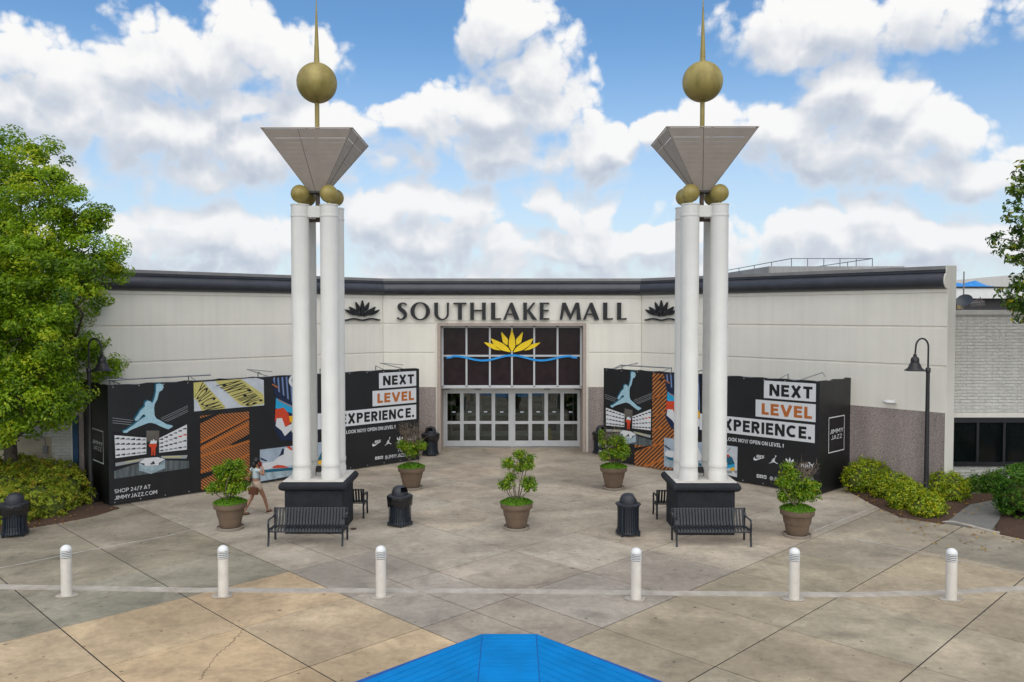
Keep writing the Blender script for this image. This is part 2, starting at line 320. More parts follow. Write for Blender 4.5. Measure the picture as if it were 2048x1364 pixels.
def leaves(name, pos, nrm, size, tint, mat, parent, aspect=.5, cup=.12):
    """leaf-shaped faces: pos (n,3), nrm (n,3) facing, size (n,), tint (n,)"""
    n = len(pos); nrm = nrm / (np.linalg.norm(nrm, axis=1, keepdims=True) + 1e-9)
    r = rng.normal(size=(n, 3)); a = np.cross(nrm, r); a /= np.linalg.norm(a, axis=1, keepdims=True) + 1e-9; b = np.cross(nrm, a)
    s = size[:, None]; w = s * aspect
    v = np.stack([pos - a * s * .5, pos + b * w * .5 - a * s * .05 + nrm * s * cup, pos + a * s * .5 - nrm * s * cup * .5, pos - b * w * .5 - a * s * .05 + nrm * s * cup], 1).reshape(-1, 3)
    me = bpy.data.meshes.new(name); me.vertices.add(4 * n); me.vertices.foreach_set('co', v.ravel().astype(np.float32))
    me.loops.add(4 * n); me.loops.foreach_set('vertex_index', np.arange(4 * n, dtype=np.int32))
    me.polygons.add(n); me.polygons.foreach_set('loop_start', np.arange(0, 4 * n, 4, dtype=np.int32)); me.polygons.foreach_set('loop_total', np.full(n, 4, np.int32))
    at_ = me.attributes.new('tint', 'FLOAT', 'FACE'); at_.data.foreach_set('value', np.clip(tint, 0, 1).astype(np.float32))
    me.materials.append(mat); me.update(calc_edges=True); me.validate()
    return link(name, me, parent)
def lobes_points(lobes, n, spray=.9, flat=.75, shell=.55, clump=.32, per=60):
    """leaf positions in clumps spread through the ellipsoids lobes=[(c,(rx,ry,rz))]"""
    vol = np.array([r[0] * r[1] * r[2] for c, r in lobes]) ** (2 / 3); vol /= vol.sum(); P = []; Nn = []; T = []
    k = max(1, n // per); which = rng.choice(len(lobes), k, p=vol)
    for i in which:
        c, r = lobes[i]; d = rng.normal(size=3); d /= np.linalg.norm(d); rr = (shell + (1 - shell) * rng.random()) * (.86 + .26 * rng.random())
        cc = np.array(c) + d * np.array(r) * rr; m = max(4, int(per * rng.uniform(.5, 1.5))); cs = clump * rng.uniform(.6, 1.3)
        q = rng.normal(size=(m, 3)); ql = np.linalg.norm(q, axis=1, keepdims=True); q = q / ql * np.minimum(ql, 1.7) * np.array((cs, cs, cs * flat)) * .55
        P.append(cc + q); Nn.append(q / cs * .8 + d * .55 + np.array((0, 0, .7)) + rng.normal(size=(m, 3)) * .55)
        T.append(rng.normal(.50 + rng.normal() * .23, .13, m))
    return np.concatenate(P), np.concatenate(Nn), np.concatenate(T)
# ------------------------------------------------------------------ materials in use
def slabmat():
    m = pm('concrete_slab', (.90, .89, .87), .85, .0, .5, col2=(1.06, 1.05, 1.03), bump=.12, bscale=45, objcol=True, spec=.25)
    nt = m.node_tree; L = nt.links; b = nt.nodes['Principled BSDF']; src = b.inputs['Base Color'].links[0].from_socket
    geo = nt.nodes.new('ShaderNodeNewGeometry'); cur = src
    for sc, st, a, bb, lo, hi in ((.28, (1, 1.5, 1), .42, .68, .62, 1.0), (1.3, (1, 1, 1), .5, .74, 1.0, .66), (.7, (1.4, 1, 1), .52, .75, 1.0, 1.22), (7., (1, 1, 1), .35, .75, .86, 1.12), (70., (1, 1, 1), .3, .7, .90, 1.08)):
        v = nt.nodes.new('ShaderNodeVectorMath'); v.operation = 'MULTIPLY_ADD'; v.inputs[1].default_value = st; v.inputs[2].default_value = (sc * 7, sc * 3, 0); L.new(geo.outputs['Position'], v.inputs[0])
        n = nt.nodes.new('ShaderNodeTexNoise'); n.inputs['Scale'].default_value = sc; n.inputs['Detail'].default_value = 8; n.inputs['Roughness'].default_value = .65; n.inputs['Distortion'].default_value = .4; L.new(v.outputs[0], n.inputs['Vector'])
        r = nt.nodes.new('ShaderNodeMapRange'); r.inputs[1].default_value = a; r.inputs[2].default_value = bb; r.inputs[3].default_value = lo; r.inputs[4].default_value = hi; L.new(n.outputs[0], r.inputs[0])
        s = nt.nodes.new('ShaderNodeVectorMath'); s.operation = 'SCALE'; L.new(cur, s.inputs[0]); L.new(r.outputs[0], s.inputs['Scale']); cur = s.outputs[0]
    # gum spots trodden into the concrete
    vo = nt.nodes.new('ShaderNodeTexVoronoi'); vo.voronoi_dimensions = '2D'; vo.inputs['Scale'].default_value = 1.5; L.new(geo.outputs['Position'], vo.inputs['Vector'])
    r = nt.nodes.new('ShaderNodeMapRange'); r.inputs[1].default_value = .028; r.inputs[2].default_value = .042; r.inputs[3].default_value = .5; r.inputs[4].default_value = 1; nm_ = nt.nodes.new('ShaderNodeTexNoise'); nm_.inputs['Scale'].default_value = 1.7; L.new(geo.outputs['Position'], nm_.inputs['Vector']); ad_ = nt.nodes.new('ShaderNodeMath'); ad_.operation = 'MULTIPLY_ADD'; ad_.inputs[1].default_value = -.22; L.new(nm_.outputs[0], ad_.inputs[0]); ad2_ = nt.nodes.new('ShaderNodeMath'); ad2_.operation = 'ADD'; ad2_.inputs[1].default_value = .125; L.new(vo.outputs['Distance'], ad_.inputs[2]); L.new(ad_.outputs[0], ad2_.inputs[0]); L.new(ad2_.outputs[0], r.inputs[0])
    s = nt.nodes.new('ShaderNodeVectorMath'); s.operation = 'SCALE'; L.new(cur, s.inputs[0]); L.new(r.outputs[0], s.inputs['Scale'])
    L.new(s.outputs[0], b.inputs['Base Color']); return m
M_slab = slabmat()
M_joint = pm('joint_dirt', (.032, .028, .024), .95, .3, 9)
M_asph = pm('far_ground', (.12, .115, .105), .9, .2, 1)
M_kerb = pm('pale_kerb_concrete', (.33, .29, .24), .9, .0, 3, col2=(.50, .455, .39), bump=.4, bscale=30)
M_chalk = pm('white_joint_filler', (.44, .42, .39), .9, .2, 6)
M_blue = pm('blue_ramp_paint', (.0, .20, .53), .6, .14, 1.2, bump=.15, bscale=70, spec=.12)
M_blued = pm('blue_groove', (.004, .09, .34), .7, .2, 4)
M_wall = pm('cream_wall_render', (.76, .725, .64), .85, .035, .8, bump=.10, bscale=120, streak=.06, spec=.3)
M_wallb = pm('cream_wall_reveal', (.77, .73, .645), .85, .04, 1.2, streak=.06, spec=.3)
M_trim = pm('grey_flashing_metal', (.24, .23, .225), .45, .15, 2, metal=.3, spec=.5)
M_navy = pm('charcoal_cornice_paint', (.022, .024, .032), .42, .0, 1.5, col2=(.040, .043, .054), bump=.05, bscale=14, spec=.6)
def granite():
    m = pm('speckled_granite_panel', (.15, .118, .108), .7, .0, 34, col2=(.45, .385, .355), detail=3, spec=.3)
    nt = m.node_tree; L = nt.links; b = nt.nodes['Principled BSDF']; src = b.inputs['Base Color'].links[0].from_socket
    g = nt.nodes.new('ShaderNodeNewGeometry'); v = nt.nodes.new('ShaderNodeVectorMath'); v.operation = 'MULTIPLY'; v.inputs[1].default_value = (3, 3, .25); L.new(g.outputs['Position'], v.inputs[0])
    n = nt.nodes.new('ShaderNodeTexNoise'); n.inputs['Scale'].default_value = .8; n.inputs['Detail'].default_value = 6; L.new(v.outputs[0], n.inputs['Vector'])
    r = nt.nodes.new('ShaderNodeMapRange'); r.inputs[1].default_value = .4; r.inputs[2].default_value = .72; r.inputs[3].default_value = 1.05; r.inputs[4].default_value = .72; L.new(n.outputs[0], r.inputs[0])
    s = nt.nodes.new('ShaderNodeVectorMath'); s.operation = 'SCALE'; L.new(src, s.inputs[0]); L.new(r.outputs[0], s.inputs['Scale']); L.new(s.outputs[0], b.inputs['Base Color']); return m
M_gran = granite()
M_stone = pm('pinkish_stone_trim', (.40, .33, .28), .8, .10, 6, bump=.1, bscale=80, streak=.12)
M_alu = pm('brushed_aluminium_frame', (.52, .53, .54), .42, .06, 3, metal=.35, spec=.5)
M_white = pm('white_enamel', (.70, .69, .66), .45, .05, 4, streak=.06)
M_tint = pm('tinted_window_film', (.024, .014, .015), .14, .35, 2.2, bump=.05, bscale=5, spec=.35)
M_black = pm('black_plastic', (.012, .012, .013), .5, .2, 6)
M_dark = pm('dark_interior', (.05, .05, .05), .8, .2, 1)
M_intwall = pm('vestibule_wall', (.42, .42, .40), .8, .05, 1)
M_letter = pm('black_sign_enamel', (.012, .012, .014), .45, .15, 8, spec=.4)
M_yel = pm('yellow_lotus_enamel', (.86, .60, .008), .5, .05, 3, spec=.4)
M_bwave = pm('blue_wave_enamel', (.005, .27, .68), .45, .05, 3)
def brickmat():
    m = pm('painted_split_face_brick', (.66, .64, .585), .9, .06, 3, streak=.10, spec=.2)
    nt = m.node_tree; L = nt.links; b = nt.nodes['Principled BSDF']; g = nt.nodes.new('ShaderNodeNewGeometry')
    sp = nt.nodes.new('ShaderNodeSeparateXYZ'); L.new(g.outputs['Position'], sp.inputs[0]); cb = nt.nodes.new('ShaderNodeCombineXYZ'); L.new(sp.outputs[0], cb.inputs[0]); L.new(sp.outputs[2], cb.inputs[1])
    br = nt.nodes.new('ShaderNodeTexBrick'); br.inputs['Scale'].default_value = 1; br.inputs['Brick Width'].default_value = .41; br.inputs['Row Height'].default_value = .102; br.inputs['Mortar Size'].default_value = .006
    br.inputs['Color1'].default_value = (1, 1, 1, 1); br.inputs['Color2'].default_value = (.8, .8, .8, 1); br.inputs['Mortar'].default_value = (0, 0, 0, 1); L.new(cb.outputs[0], br.inputs['Vector'])
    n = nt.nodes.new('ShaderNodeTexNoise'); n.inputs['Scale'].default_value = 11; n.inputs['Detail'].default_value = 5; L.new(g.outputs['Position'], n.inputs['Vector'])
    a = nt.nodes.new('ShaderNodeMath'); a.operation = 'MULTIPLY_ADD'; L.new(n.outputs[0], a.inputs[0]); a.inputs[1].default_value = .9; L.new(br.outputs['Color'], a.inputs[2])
    src = b.inputs['Base Color'].links[0].from_socket; mr_ = nt.nodes.new('ShaderNodeMapRange'); mr_.inputs[1].default_value = .2; mr_.inputs[2].default_value = 1.55; mr_.inputs[3].default_value = .62; mr_.inputs[4].default_value = 1.04; L.new(a.outputs[0], mr_.inputs[0]); vs_ = nt.nodes.new('ShaderNodeVectorMath'); vs_.operation = 'SCALE'; L.new(src, vs_.inputs[0]); L.new(mr_.outputs[0], vs_.inputs['Scale']); L.new(vs_.outputs[0], b.inputs['Base Color'])  # joints and hollows darkened in the base colour, standing in for relief shade
    bp = nt.nodes.new('ShaderNodeBump'); bp.inputs['Strength'].default_value = 1.; bp.inputs['Distance'].default_value = .05; L.new(a.outputs[0], bp.inputs['Height']); L.new(bp.outputs[0], b.inputs['Normal']); return m
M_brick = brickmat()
def glassmat(name, tint, gloss=.12):
    m = bpy.data.materials.new(name); m.use_nodes = True; nt = m.node_tree; L = nt.links; nt.nodes.remove(nt.nodes['Principled BSDF']); o = nt.nodes['Material Output']
    t = nt.nodes.new('ShaderNodeBsdfTransparent'); t.inputs[0].default_value = (*tint, 1); g = nt.nodes.new('ShaderNodeBsdfGlossy'); g.inputs['Roughness'].default_value = .02
    n = nt.nodes.new('ShaderNodeTexNoise'); n.inputs['Scale'].default_value = 2.; bp = nt.nodes.new('ShaderNodeBump'); bp.inputs['Strength'].default_value = .03; L.new(n.outputs[0], bp.inputs['Height']); L.new(bp.outputs[0], g.inputs['Normal'])
    fr = nt.nodes.new('ShaderNodeFresnel'); fr.inputs[0].default_value = 1.5; a = nt.nodes.new('ShaderNodeMath'); a.operation = 'ADD'; a.inputs[1].default_value = gloss; L.new(fr.outputs[0], a.inputs[0])
    x = nt.nodes.new('ShaderNodeMixShader'); L.new(a.outputs[0], x.inputs[0]); L.new(t.outputs[0], x.inputs[1]); L.new(g.outputs[0], x.inputs[2]); L.new(x.outputs[0], o.inputs[0]); return m
M_glass = glassmat('clear_door_glass', (.62, .68, .66), .05)
M_dglass = pm('dark_reflecting_glass', (.004, .006, .006), .10, .4, 1.2, spec=.22)
M_soil = pm('bark_mulch', (.035, .018, .011), .95, .0, 28, col2=(.105, .055, .032), bump=1., bscale=40, detail=8)
# ------------------------------------------------------------------ ground
tag(MB().box(-1500, 1500, -400, 2500, -.60, -.16).build('ground', M_asph), kind='structure')
pav = tag(MB().box(-30, 30, 2, 37.5, -.155, -.012).build('pavement', M_joint), kind='structure')
def paving():
    step = 20.1 - 16.755; r2 = math.sqrt(.5); cache = {}
    def slab(s0, s1, t0, t1, col):
        key = (round(s1 - s0, 3), round(t1 - t0, 3))
        if key not in cache:
            a, b, gq = (s1 - s0) * r2 / 1., (t1 - t0) * r2, .0125; mb = MB(); mb.bbox(gq, a - gq, gq, b - gq, -.14, 0., .006); cache[key] = mb.mesh('slab')
            cache[key].materials.append(M_slab)
        o = link('slab', cache[key], pav); o.location = ((s0 - t0) / 2, (s0 + t0) / 2, rng.uniform(-.003, .0)); o.rotation_euler = (0, 0, R(45)); o.color = (*col, 1)
    # rotating the slab by 45 deg: local x runs along +s, local y along +t  (s = x + y, t = y - x)
    for i in range(-8, 16):
        for j in range(-8, 16):
            s0, t0 = 20.1 + i * step, 20.1 + j * step; s1, t1 = s0 + step, t0 + step; x, y = (s0 + s1 - t0 - t1) / 4, (s0 + s1 + t0 + t1) / 4
            if not (-21 < x < 21 and 8 < y < 37): continue
            sm, tm = (s0 + s1) / 2, (t0 + t1) / 2
            left, right = sm < 13.4, tm < 13.4
            if left and tm < 23.4: c = (.60, .44, .265)
            elif left and y < 21: c = (.325, .295, .225)
            elif left: c = (.315, .275, .215)
            elif right and y < 20: c = (.44, .37, .265)
            elif right: c = (.375, .325, .25)
            elif y < 19.5: c = (.40, .35, .29)
            elif y < 28: c = (.455, .395, .315)
            else: c = (.40, .345, .275)
            k = rng.uniform(.93, 1.07) * 1.20; w = rng.uniform(-.03, .03); mx_ = rng.uniform(0, .35) if left and tm < 23.4 else 0; gy_ = (.40, .35, .28); c = tuple(a_ + (b_ - a_) * mx_ for a_, b_ in zip(c, gy_)); c = (c[0] * (k + w), c[1] * k, c[2] * (k - w))
            if abs(s0 - 13.41) < .1 and 13 < tm < 27: slab(s0, 15.2, t0, t1, c); slab(15.2, s1, t0, t1, c)
            elif left and 23 < tm < 27: slab(s0, s1, t0, tm, c); slab(s0, s1, tm, t1, c)
            elif right and 23 < sm < 27: slab(s0, sm, t0, t1, c); slab(sm, s1, t0, t1, c)
            else: slab(s0, s1, t0, t1, c)
paving()
def ribbon(pts, w, z, th, jitter=0.):
    mb = MB(); n = len(pts); rg = []
    for i, p in enumerate(pts):
        t = Vector(pts[min(i + 1, n - 1)]) - Vector(pts[max(i - 1, 0)]); t = Vector((t[0], t[1])).normalized(); nn = Vector((-t.y, t.x)) * (w / 2 + rng.uniform(-jitter, jitter))
        rg.append([(p[0] - nn.x, p[1] - nn.y, z), (p[0] + nn.x, p[1] + nn.y, z), (p[0] + nn.x, p[1] + nn.y, z - th), (p[0] - nn.x, p[1] - nn.y, z - th)])
    return mb.loft([r[::-1] for r in rg])
kp = [(-20, 17.62), (-10.9, 17.36), (-6.6, 17.14), (-2.7, 17.12), (0, 17.08), (2.6, 16.98), (7, 16.86), (8.9, 16.98), (10.3, 17.2), (14, 17.5), (20, 17.9)]
kp2 = []
for a, b in zip(kp, kp[1:]):
    for k in range(14): kp2.append((a[0] + (b[0] - a[0]) * k / 14, a[1] + (b[1] - a[1]) * k / 14 + rng.normal() * .006))
tag(ribbon(kp2, .27, .012, .06, .007).build('kerb_strip', M_kerb), kind='structure')
def chalk(pp, w=.02):
    P = [gp(*p) for p in pp]; q = []
    for a, b in zip(P, P[1:]):
        k = 12
        for i in range(k): q.append(tuple(a.lerp(b, i / k)))
    q.append(tuple(P[-1])); return ribbon([(p[0] + rng.normal() * .004, p[1] + rng.normal() * .004) for p in q], w, .007, .02, .006)
for pp in ([(0, 1136), (205, 1095), (330, 1073), (412, 1052)], [(1628, 1062), (1750, 1014)], [(1628, 1062), (1760, 1088), (1900, 1117), (2060, 1148)]):
    tag(chalk(pp).build('white_joint_line', M_chalk), kind='structure')
# blue painted grooved ramp
ramp = tag(MB().flat([[(-.56, 14.76), (-.6 - 7, 7.7), (.5 + 7, 7.7), (.46, 14.76)]], lambda a, b, d: (a, b, .003)).build('blue_ramp', M_blued), kind='structure')
def blue_ramp():
    y = 14.76; k = 0
    while y > 9.:
        h = .165; MB().bbox(-.53, .43, y - h + .012, y, -.03, .012, .006).build('strip', M_blue, ramp); y -= h
    for sd in (-1, 1):
        for k in range(17):
            o0 = k * .178; o1 = o0 + .178 - .012; xe = -.545 if sd < 0 else .445
            def pt(off, run): # strip parallel to the splayed edge, off measured inwards along y
                return (xe + sd * run * .92, 14.76 - off * 1.45 - run)
            q = [pt(o0, 0), pt(o1, 0), pt(o1, 6.5), pt(o0, 6.5)]
            mb = MB(); mb.flat([q if sd > 0 else q[::-1]], lambda a, b, d: (a, b, -.03 + d), .042)
            mb.build('strip', M_blue, ramp)
blue_ramp()
# ------------------------------------------------------------------ the mall
mall = thing('shopping_mall', 'cream rendered mall building with charcoal cornice and splayed entrance court', 'building', (0, 34.52, 0))
mall.location = (0, 0, 0)
YW = 34.52; JL = Vector((-5.40, YW, 0)); JR = Vector((5.42, YW, 0))
aL = (Vector((-12.98, 27.32, 0)) - JL).normalized(); aR = (Vector((12.66, 26.24, 0)) - JR).normalized()
def hit(J, a, px):                            # how far along the wall direction a a photo column lies
    r = (px - 1024) / FPX * math.cos(PITCH); r = (px - 1024) / FPX
    return (r * J.y - J.x) / (a.x - r * a.y)
LL, LR = hit(JL, aL, 152), hit(JR, aR, 1893)
class Frame:                                  # s along a wall, z up, depth towards the court
    def __init__(s, J, a, n): s.J, s.a, s.n = J, a, n
    def __call__(s, x, z, d=0.): p = s.J + s.a * x + s.n * d; return (p.x, p.y, z)
fC = Frame(JL, Vector((1, 0, 0)), Vector((0, -1, 0))); WC = JR.x - JL.x
fL = Frame(JL, aL, Vector((-aL.y, aL.x, 0)) if -aL.y * 1 + 0 > 0 and aL.x < 0 and False else Vector((-aL.y, aL.x, 0)))
fR = Frame(JR, aR, Vector((aR.y, -aR.x, 0)))
def wbox(mb, f, s0, s1, z0, z1, d0, d1):
    c = [f(s, z, d) for z in (z0, z1) for d in (d0, d1) for s in (s0, s1)]
    fs = [(0, 2, 3, 1), (4, 5, 7, 6), (0, 1, 5, 4), (2, 6, 7, 3), (0, 4, 6, 2), (1, 3, 7, 5)]
    if f.a.cross(f.n).z < 0: fs = [t[::-1] for t in fs]
    return mb.add(c, fs)
tb = math.tan(R(22.5))
def wing(f, Ln):
    wbox(MB(), f, -.3, Ln - .004, 0., 7.10, -.60, -.03).build('wall', M_wallb, mall)
    for z0, z1 in ((2.80, 4.13), (4.21, 5.35), (5.43, 6.47)):
        wbox(MB(), f, .012, Ln, z0, z1, -.029, 0.).build('wall_panel', M_wall, mall)
    wbox(MB(), f, .03, Ln + .002, 6.47, 6.58, -.028, .035).build('frieze_trim', M_wallb, mall)
    wbox(MB(), f, .03, Ln - .01, .0, 2.74, -.028, .012).build('granite_base', M_gran, mall)
    wbox(MB(), f, .02, Ln - .005, 2.74, 2.80, -.028, .006).build('base_trim', M_wallb, mall)
def cornice(f, s0, s1, m0, m1, endcap=None):
    """half-round roll with fascia and flashing; m0/m1 mitre slopes at the two ends"""
    prof = [(-.02, 6.58)] + [(.05 + .235 * math.cos(a), 6.83 + .245 * math.sin(a)) for a in np.linspace(-math.pi / 2, math.pi / 2, 13)] + [(.10, 7.085), (.10, 7.17), (-.25, 7.17), (-.25, 6.58)]
    def ring(s, m): return [f(s + m * d, z, d) for d, z in prof]
    mb = MB(); r0, r1 = ring(s0, m0), ring(s1, m1)
    flip = f.a.cross(f.n).z > 0
    mb.loft([r0, r1] if not flip else [r1, r0]); o = mb.build('cornice_roll', M_navy, mall, 50)
    pf = [(.13, 7.172), (.13, 7.28), (-.5, 7.30), (-.5, 7.172)]
    r0, r1 = [f(s0 + m0 * d, z, d) for d, z in pf], [f(s1 + m1 * d, z, d) for d, z in pf]
    MB().loft([r0, r1] if not flip else [r1, r0]).build('roof_flashing', M_trim, mall)
wing(fL, LL); wing(fR, LR)
hl = math.tan(math.acos(max(-1, min(1, aL.dot(Vector((-1, 0, 0)))))) / 2); hr = math.tan(math.acos(aR.dot(Vector((1, 0, 0)))) / 2)
cornice(fC, .0, WC, hl, -hr); cornice(fL, 0, LL, hl, 0); cornice(fR, 0, LR, hr, 0)
for f, Ln in ((fL, LL), (fR, LR)):            # end return with the roll profile shown on the end wall
    mb = MB(); prof = [(-.62, 0), (.004, 0), (.004, 6.58)] + [(.055 + .235 * math.cos(a), 6.83 + .25 * math.sin(a)) for a in np.linspace(-math.pi / 2, math.pi / 2, 13)] + [(.13, 7.09), (.13, 7.285), (-.62, 7.305)]
    r0, r1 = [f(Ln, z, d) for d, z in prof], [f(Ln + .03, z, d) for d, z in prof]
    flip = f.a.cross(f.n).z > 0
    mb.loft([r0, r1] if not flip else [r1, r0]).build('end_wall', M_wall, mall)
# centre wall with the doorway
OX0, OX1, OZ = -2.99, 2.97, 5.30
x0 = -JL.x
wbox(MB(), fC, 0, OX0 + x0 - .012, 0, 7.10, -.55, -.03).build('wall', M_wallb, mall); wbox(MB(), fC, OX1 + x0 + .012, WC, 0, 7.10, -.55, -.03).build('wall', M_wallb, mall)
wbox(MB(), fC, OX0 + x0 - .010, OX1 + x0 + .010, OZ + .012, 7.10, -.55, -.03).build('wall', M_wallb, mall)
for z0, z1 in ((2.80, 4.13), (4.21, 5.35)):
    wbox(MB(), fC, .012, 2.17, z0, z1, -.029, 0.).build('wall_panel', M_wall, mall); wbox(MB(), fC, 3.22 + x0, WC - .012, z0, z1, -.029, 0.).build('wall_panel', M_wall, mall)
MB().flat([[(.012, 5.43), (2.17, 5.43), (2.17, 5.53), (3.22 + x0, 5.53), (3.22 + x0, 5.43), (WC - .012, 5.43), (WC - .012, 6.47), (.012, 6.47)]], lambda a, b, d: fC(a, b, d - .029), .029).build('wall_panel', M_wall, mall)
wbox(MB(), fC, .03, WC - .03, 6.47, 6.58, -.028, .035).build('frieze_trim', M_wallb, mall)
for a, b in ((.03, 2.20), (3.20 + x0, WC - .03)):
    wbox(MB(), fC, a, b, 0, 2.74, -.028, .012).build('granite_base', M_gran, mall); wbox(MB(), fC, a, b, 2.74, 2.80, -.028, .006).build('base_trim', M_wallb, mall)
# stone jambs and lintel, 1.4 m deep porch
for a, b in ((OX0 - .13, OX0), (OX1, OX1 + .13)):
    MB().bbox(a, b, YW - .05, YW + 1.55, 0, OZ, .012).build('jamb', M_stone, mall)
MB().box(OX0 - .13, OX1 + .13, YW - .048, YW + 1.55, OZ + .002, OZ + .13).build('lintel', M_stone, mall)
mb = MB(); mb.add([(-13.8, 26.9, 7.12), (-5.6, 34.9, 7.12), (5.6, 34.9, 7.12), (13.75, 26.3, 7.12), (13.75, 60, 7.12), (-13.8, 60, 7.12)], [(0, 1, 2, 3, 4, 5)]); mb.build('roof', M_trim, mall)
YD = 35.96
def frame_grid(xs, zs, y, w, dep, name, mat):
    mb = MB()
    for i, x in enumerate(xs):
        ww = w if 0 < i < len(xs) - 1 else w * 1.25
        mb.box(x - ww / 2, x + ww / 2, y - dep, y, zs[0], zs[-1])
    for i, z in enumerate(zs):
        for a, b in zip(xs, xs[1:]): mb.box(a + w * .64, b - w * .64, y - dep + .004, y - .002, z - w / 2, z + w / 2)
    return mb.build(name, mat, mall)
YV = 35.06
wx = [-2.955] + [at(x, 700, YV).x for x in (933.2, 979.8, 1023.9, 1068.3, 1114.8)] + [2.935]; wz = [2.735, at(1024, 711.3, YV).z, 5.255]
frame_grid(wx, wz, YV, .075, .10, 'window_frame', M_alu)
for i in range(6):
    for j in range(2):
        MB().box(wx[i] + .03, wx[i + 1] - .03, YV - .045, YV - .03, wz[j] + .03, wz[j + 1] - .03).build('window_pane', M_tint, mall)
MB().box(-2.985, 2.965, YD - .16, YD - .002, 2.46, 2.615).build('door_header', M_alu, mall)
MB().box(-2.985, 2.965, YV - .16, YV + .02, 2.655, 2.70).build('header_ledge', M_alu, mall); MB().box(-2.985, 2.965, YV + .022, YD + .02, 2.617, 2.72).build('porch_soffit', M_wallb, mall)
for x0_, x1_ in ((-2.93, -2.69), (-1.62, -1.35), (1.40, 1.67), (2.70, 2.95)):
    MB().bbox(x0_, x1_, YD - .235, YD - .162, 2.52, 2.58, .01).build('door_sensor', M_black, mall)
lx = [(-2.895, -2.19, 0), (-2.188, -1.50, 1), (-1.498, -.815, 1), (-.813, -.075, 0), (.066, .798, 0), (.80, 1.494, 1), (1.496, 2.188, 1), (2.19, 2.93, 0)]
M_stick = pm('pale_sticker', (.55, .62, .66), .5, .2, 20)
def leaf(x0, x1, back, y, zt=2.45, stickers=True):
    y = y + .05 * back; st = .075; mb = MB()
    mb.box(x0, x0 + st, y - .045, y, .015, zt); mb.box(x1 - st, x1, y - .045, y, .015, zt)
    for a, b in ((.017, .27), (1.0, 1.125), (zt - .11, zt - .002)): mb.box(x0 + st, x1 - st, y - .043, y - .002, a, b)
    d = mb.build('door_leaf', M_alu, mall)
    for a, b in ((.27, 1.0), (1.125, zt - .11)): MB().box(x0 + st, x1 - st, y - .027, y - .018, a, b).build('pane', M_glass, d)
    if stickers:
        xm = (x0 + x1) / 2; MB().box(xm - .075, xm + .075, y - .031, y - .0285, 1.50, 1.55).build('sticker', M_stick, d)
for l in lx: leaf(*l, YD - .03)
for a, b in ((-3.02, -2.90), (-.073, .064), (2.935, 3.02)): MB().box(a, b, YD - .12, YD, 0, 2.458).build('door_post', M_alu, mall)
for l in lx: leaf(l[0], l[1], 0, YD + 3.0, 2.3, False)
MB().box(-3.0, 3.0, YD + 2.9, YD + 3.0, 2.3, 3.0).build('inner_header', M_alu, mall)
mb = MB(); mb.box(-3.2, -3.06, YD + .03, YD + 9, 0, 3); mb.box(3.06, 3.2, YD + .03, YD + 9, 0, 3); mb.build('vestibule_wall', M_intwall, mall)
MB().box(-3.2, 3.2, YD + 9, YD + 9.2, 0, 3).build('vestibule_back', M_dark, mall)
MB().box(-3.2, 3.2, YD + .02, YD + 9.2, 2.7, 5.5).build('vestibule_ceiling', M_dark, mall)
MB().box(-3.1, 3.1, YD - .2, YD + 9.2, -.01, .006).build('vestibule_floor', pm('vestibule_tile', (.17, .16, .145), .4, .15, 3), mall)
# yellow folded wet-floor sign just inside the doors
sg = thing('floor_sign', 'yellow folding floor sign standing inside the glass doors', 'floor sign', (1.62, YD + .45, .006))
for s in (-1, 1):
    MB().add([(-.16, s * .18, 0), (.16, s * .18, 0), (.10, s * .02, .75), (-.10, s * .02, .75), (-.16, s * .195, 0), (.16, s * .195, 0), (.10, s * .035, .75), (-.10, s * .035, .75)], [(0, 1, 2, 3), (7, 6, 5, 4), (0, 4, 5, 1), (2, 6, 7, 3), (1, 5, 6, 2), (0, 3, 7, 4)]).build('sign_board', pm('yellow_plastic', (.65, .45, .01), .5, .05, 3), sg)
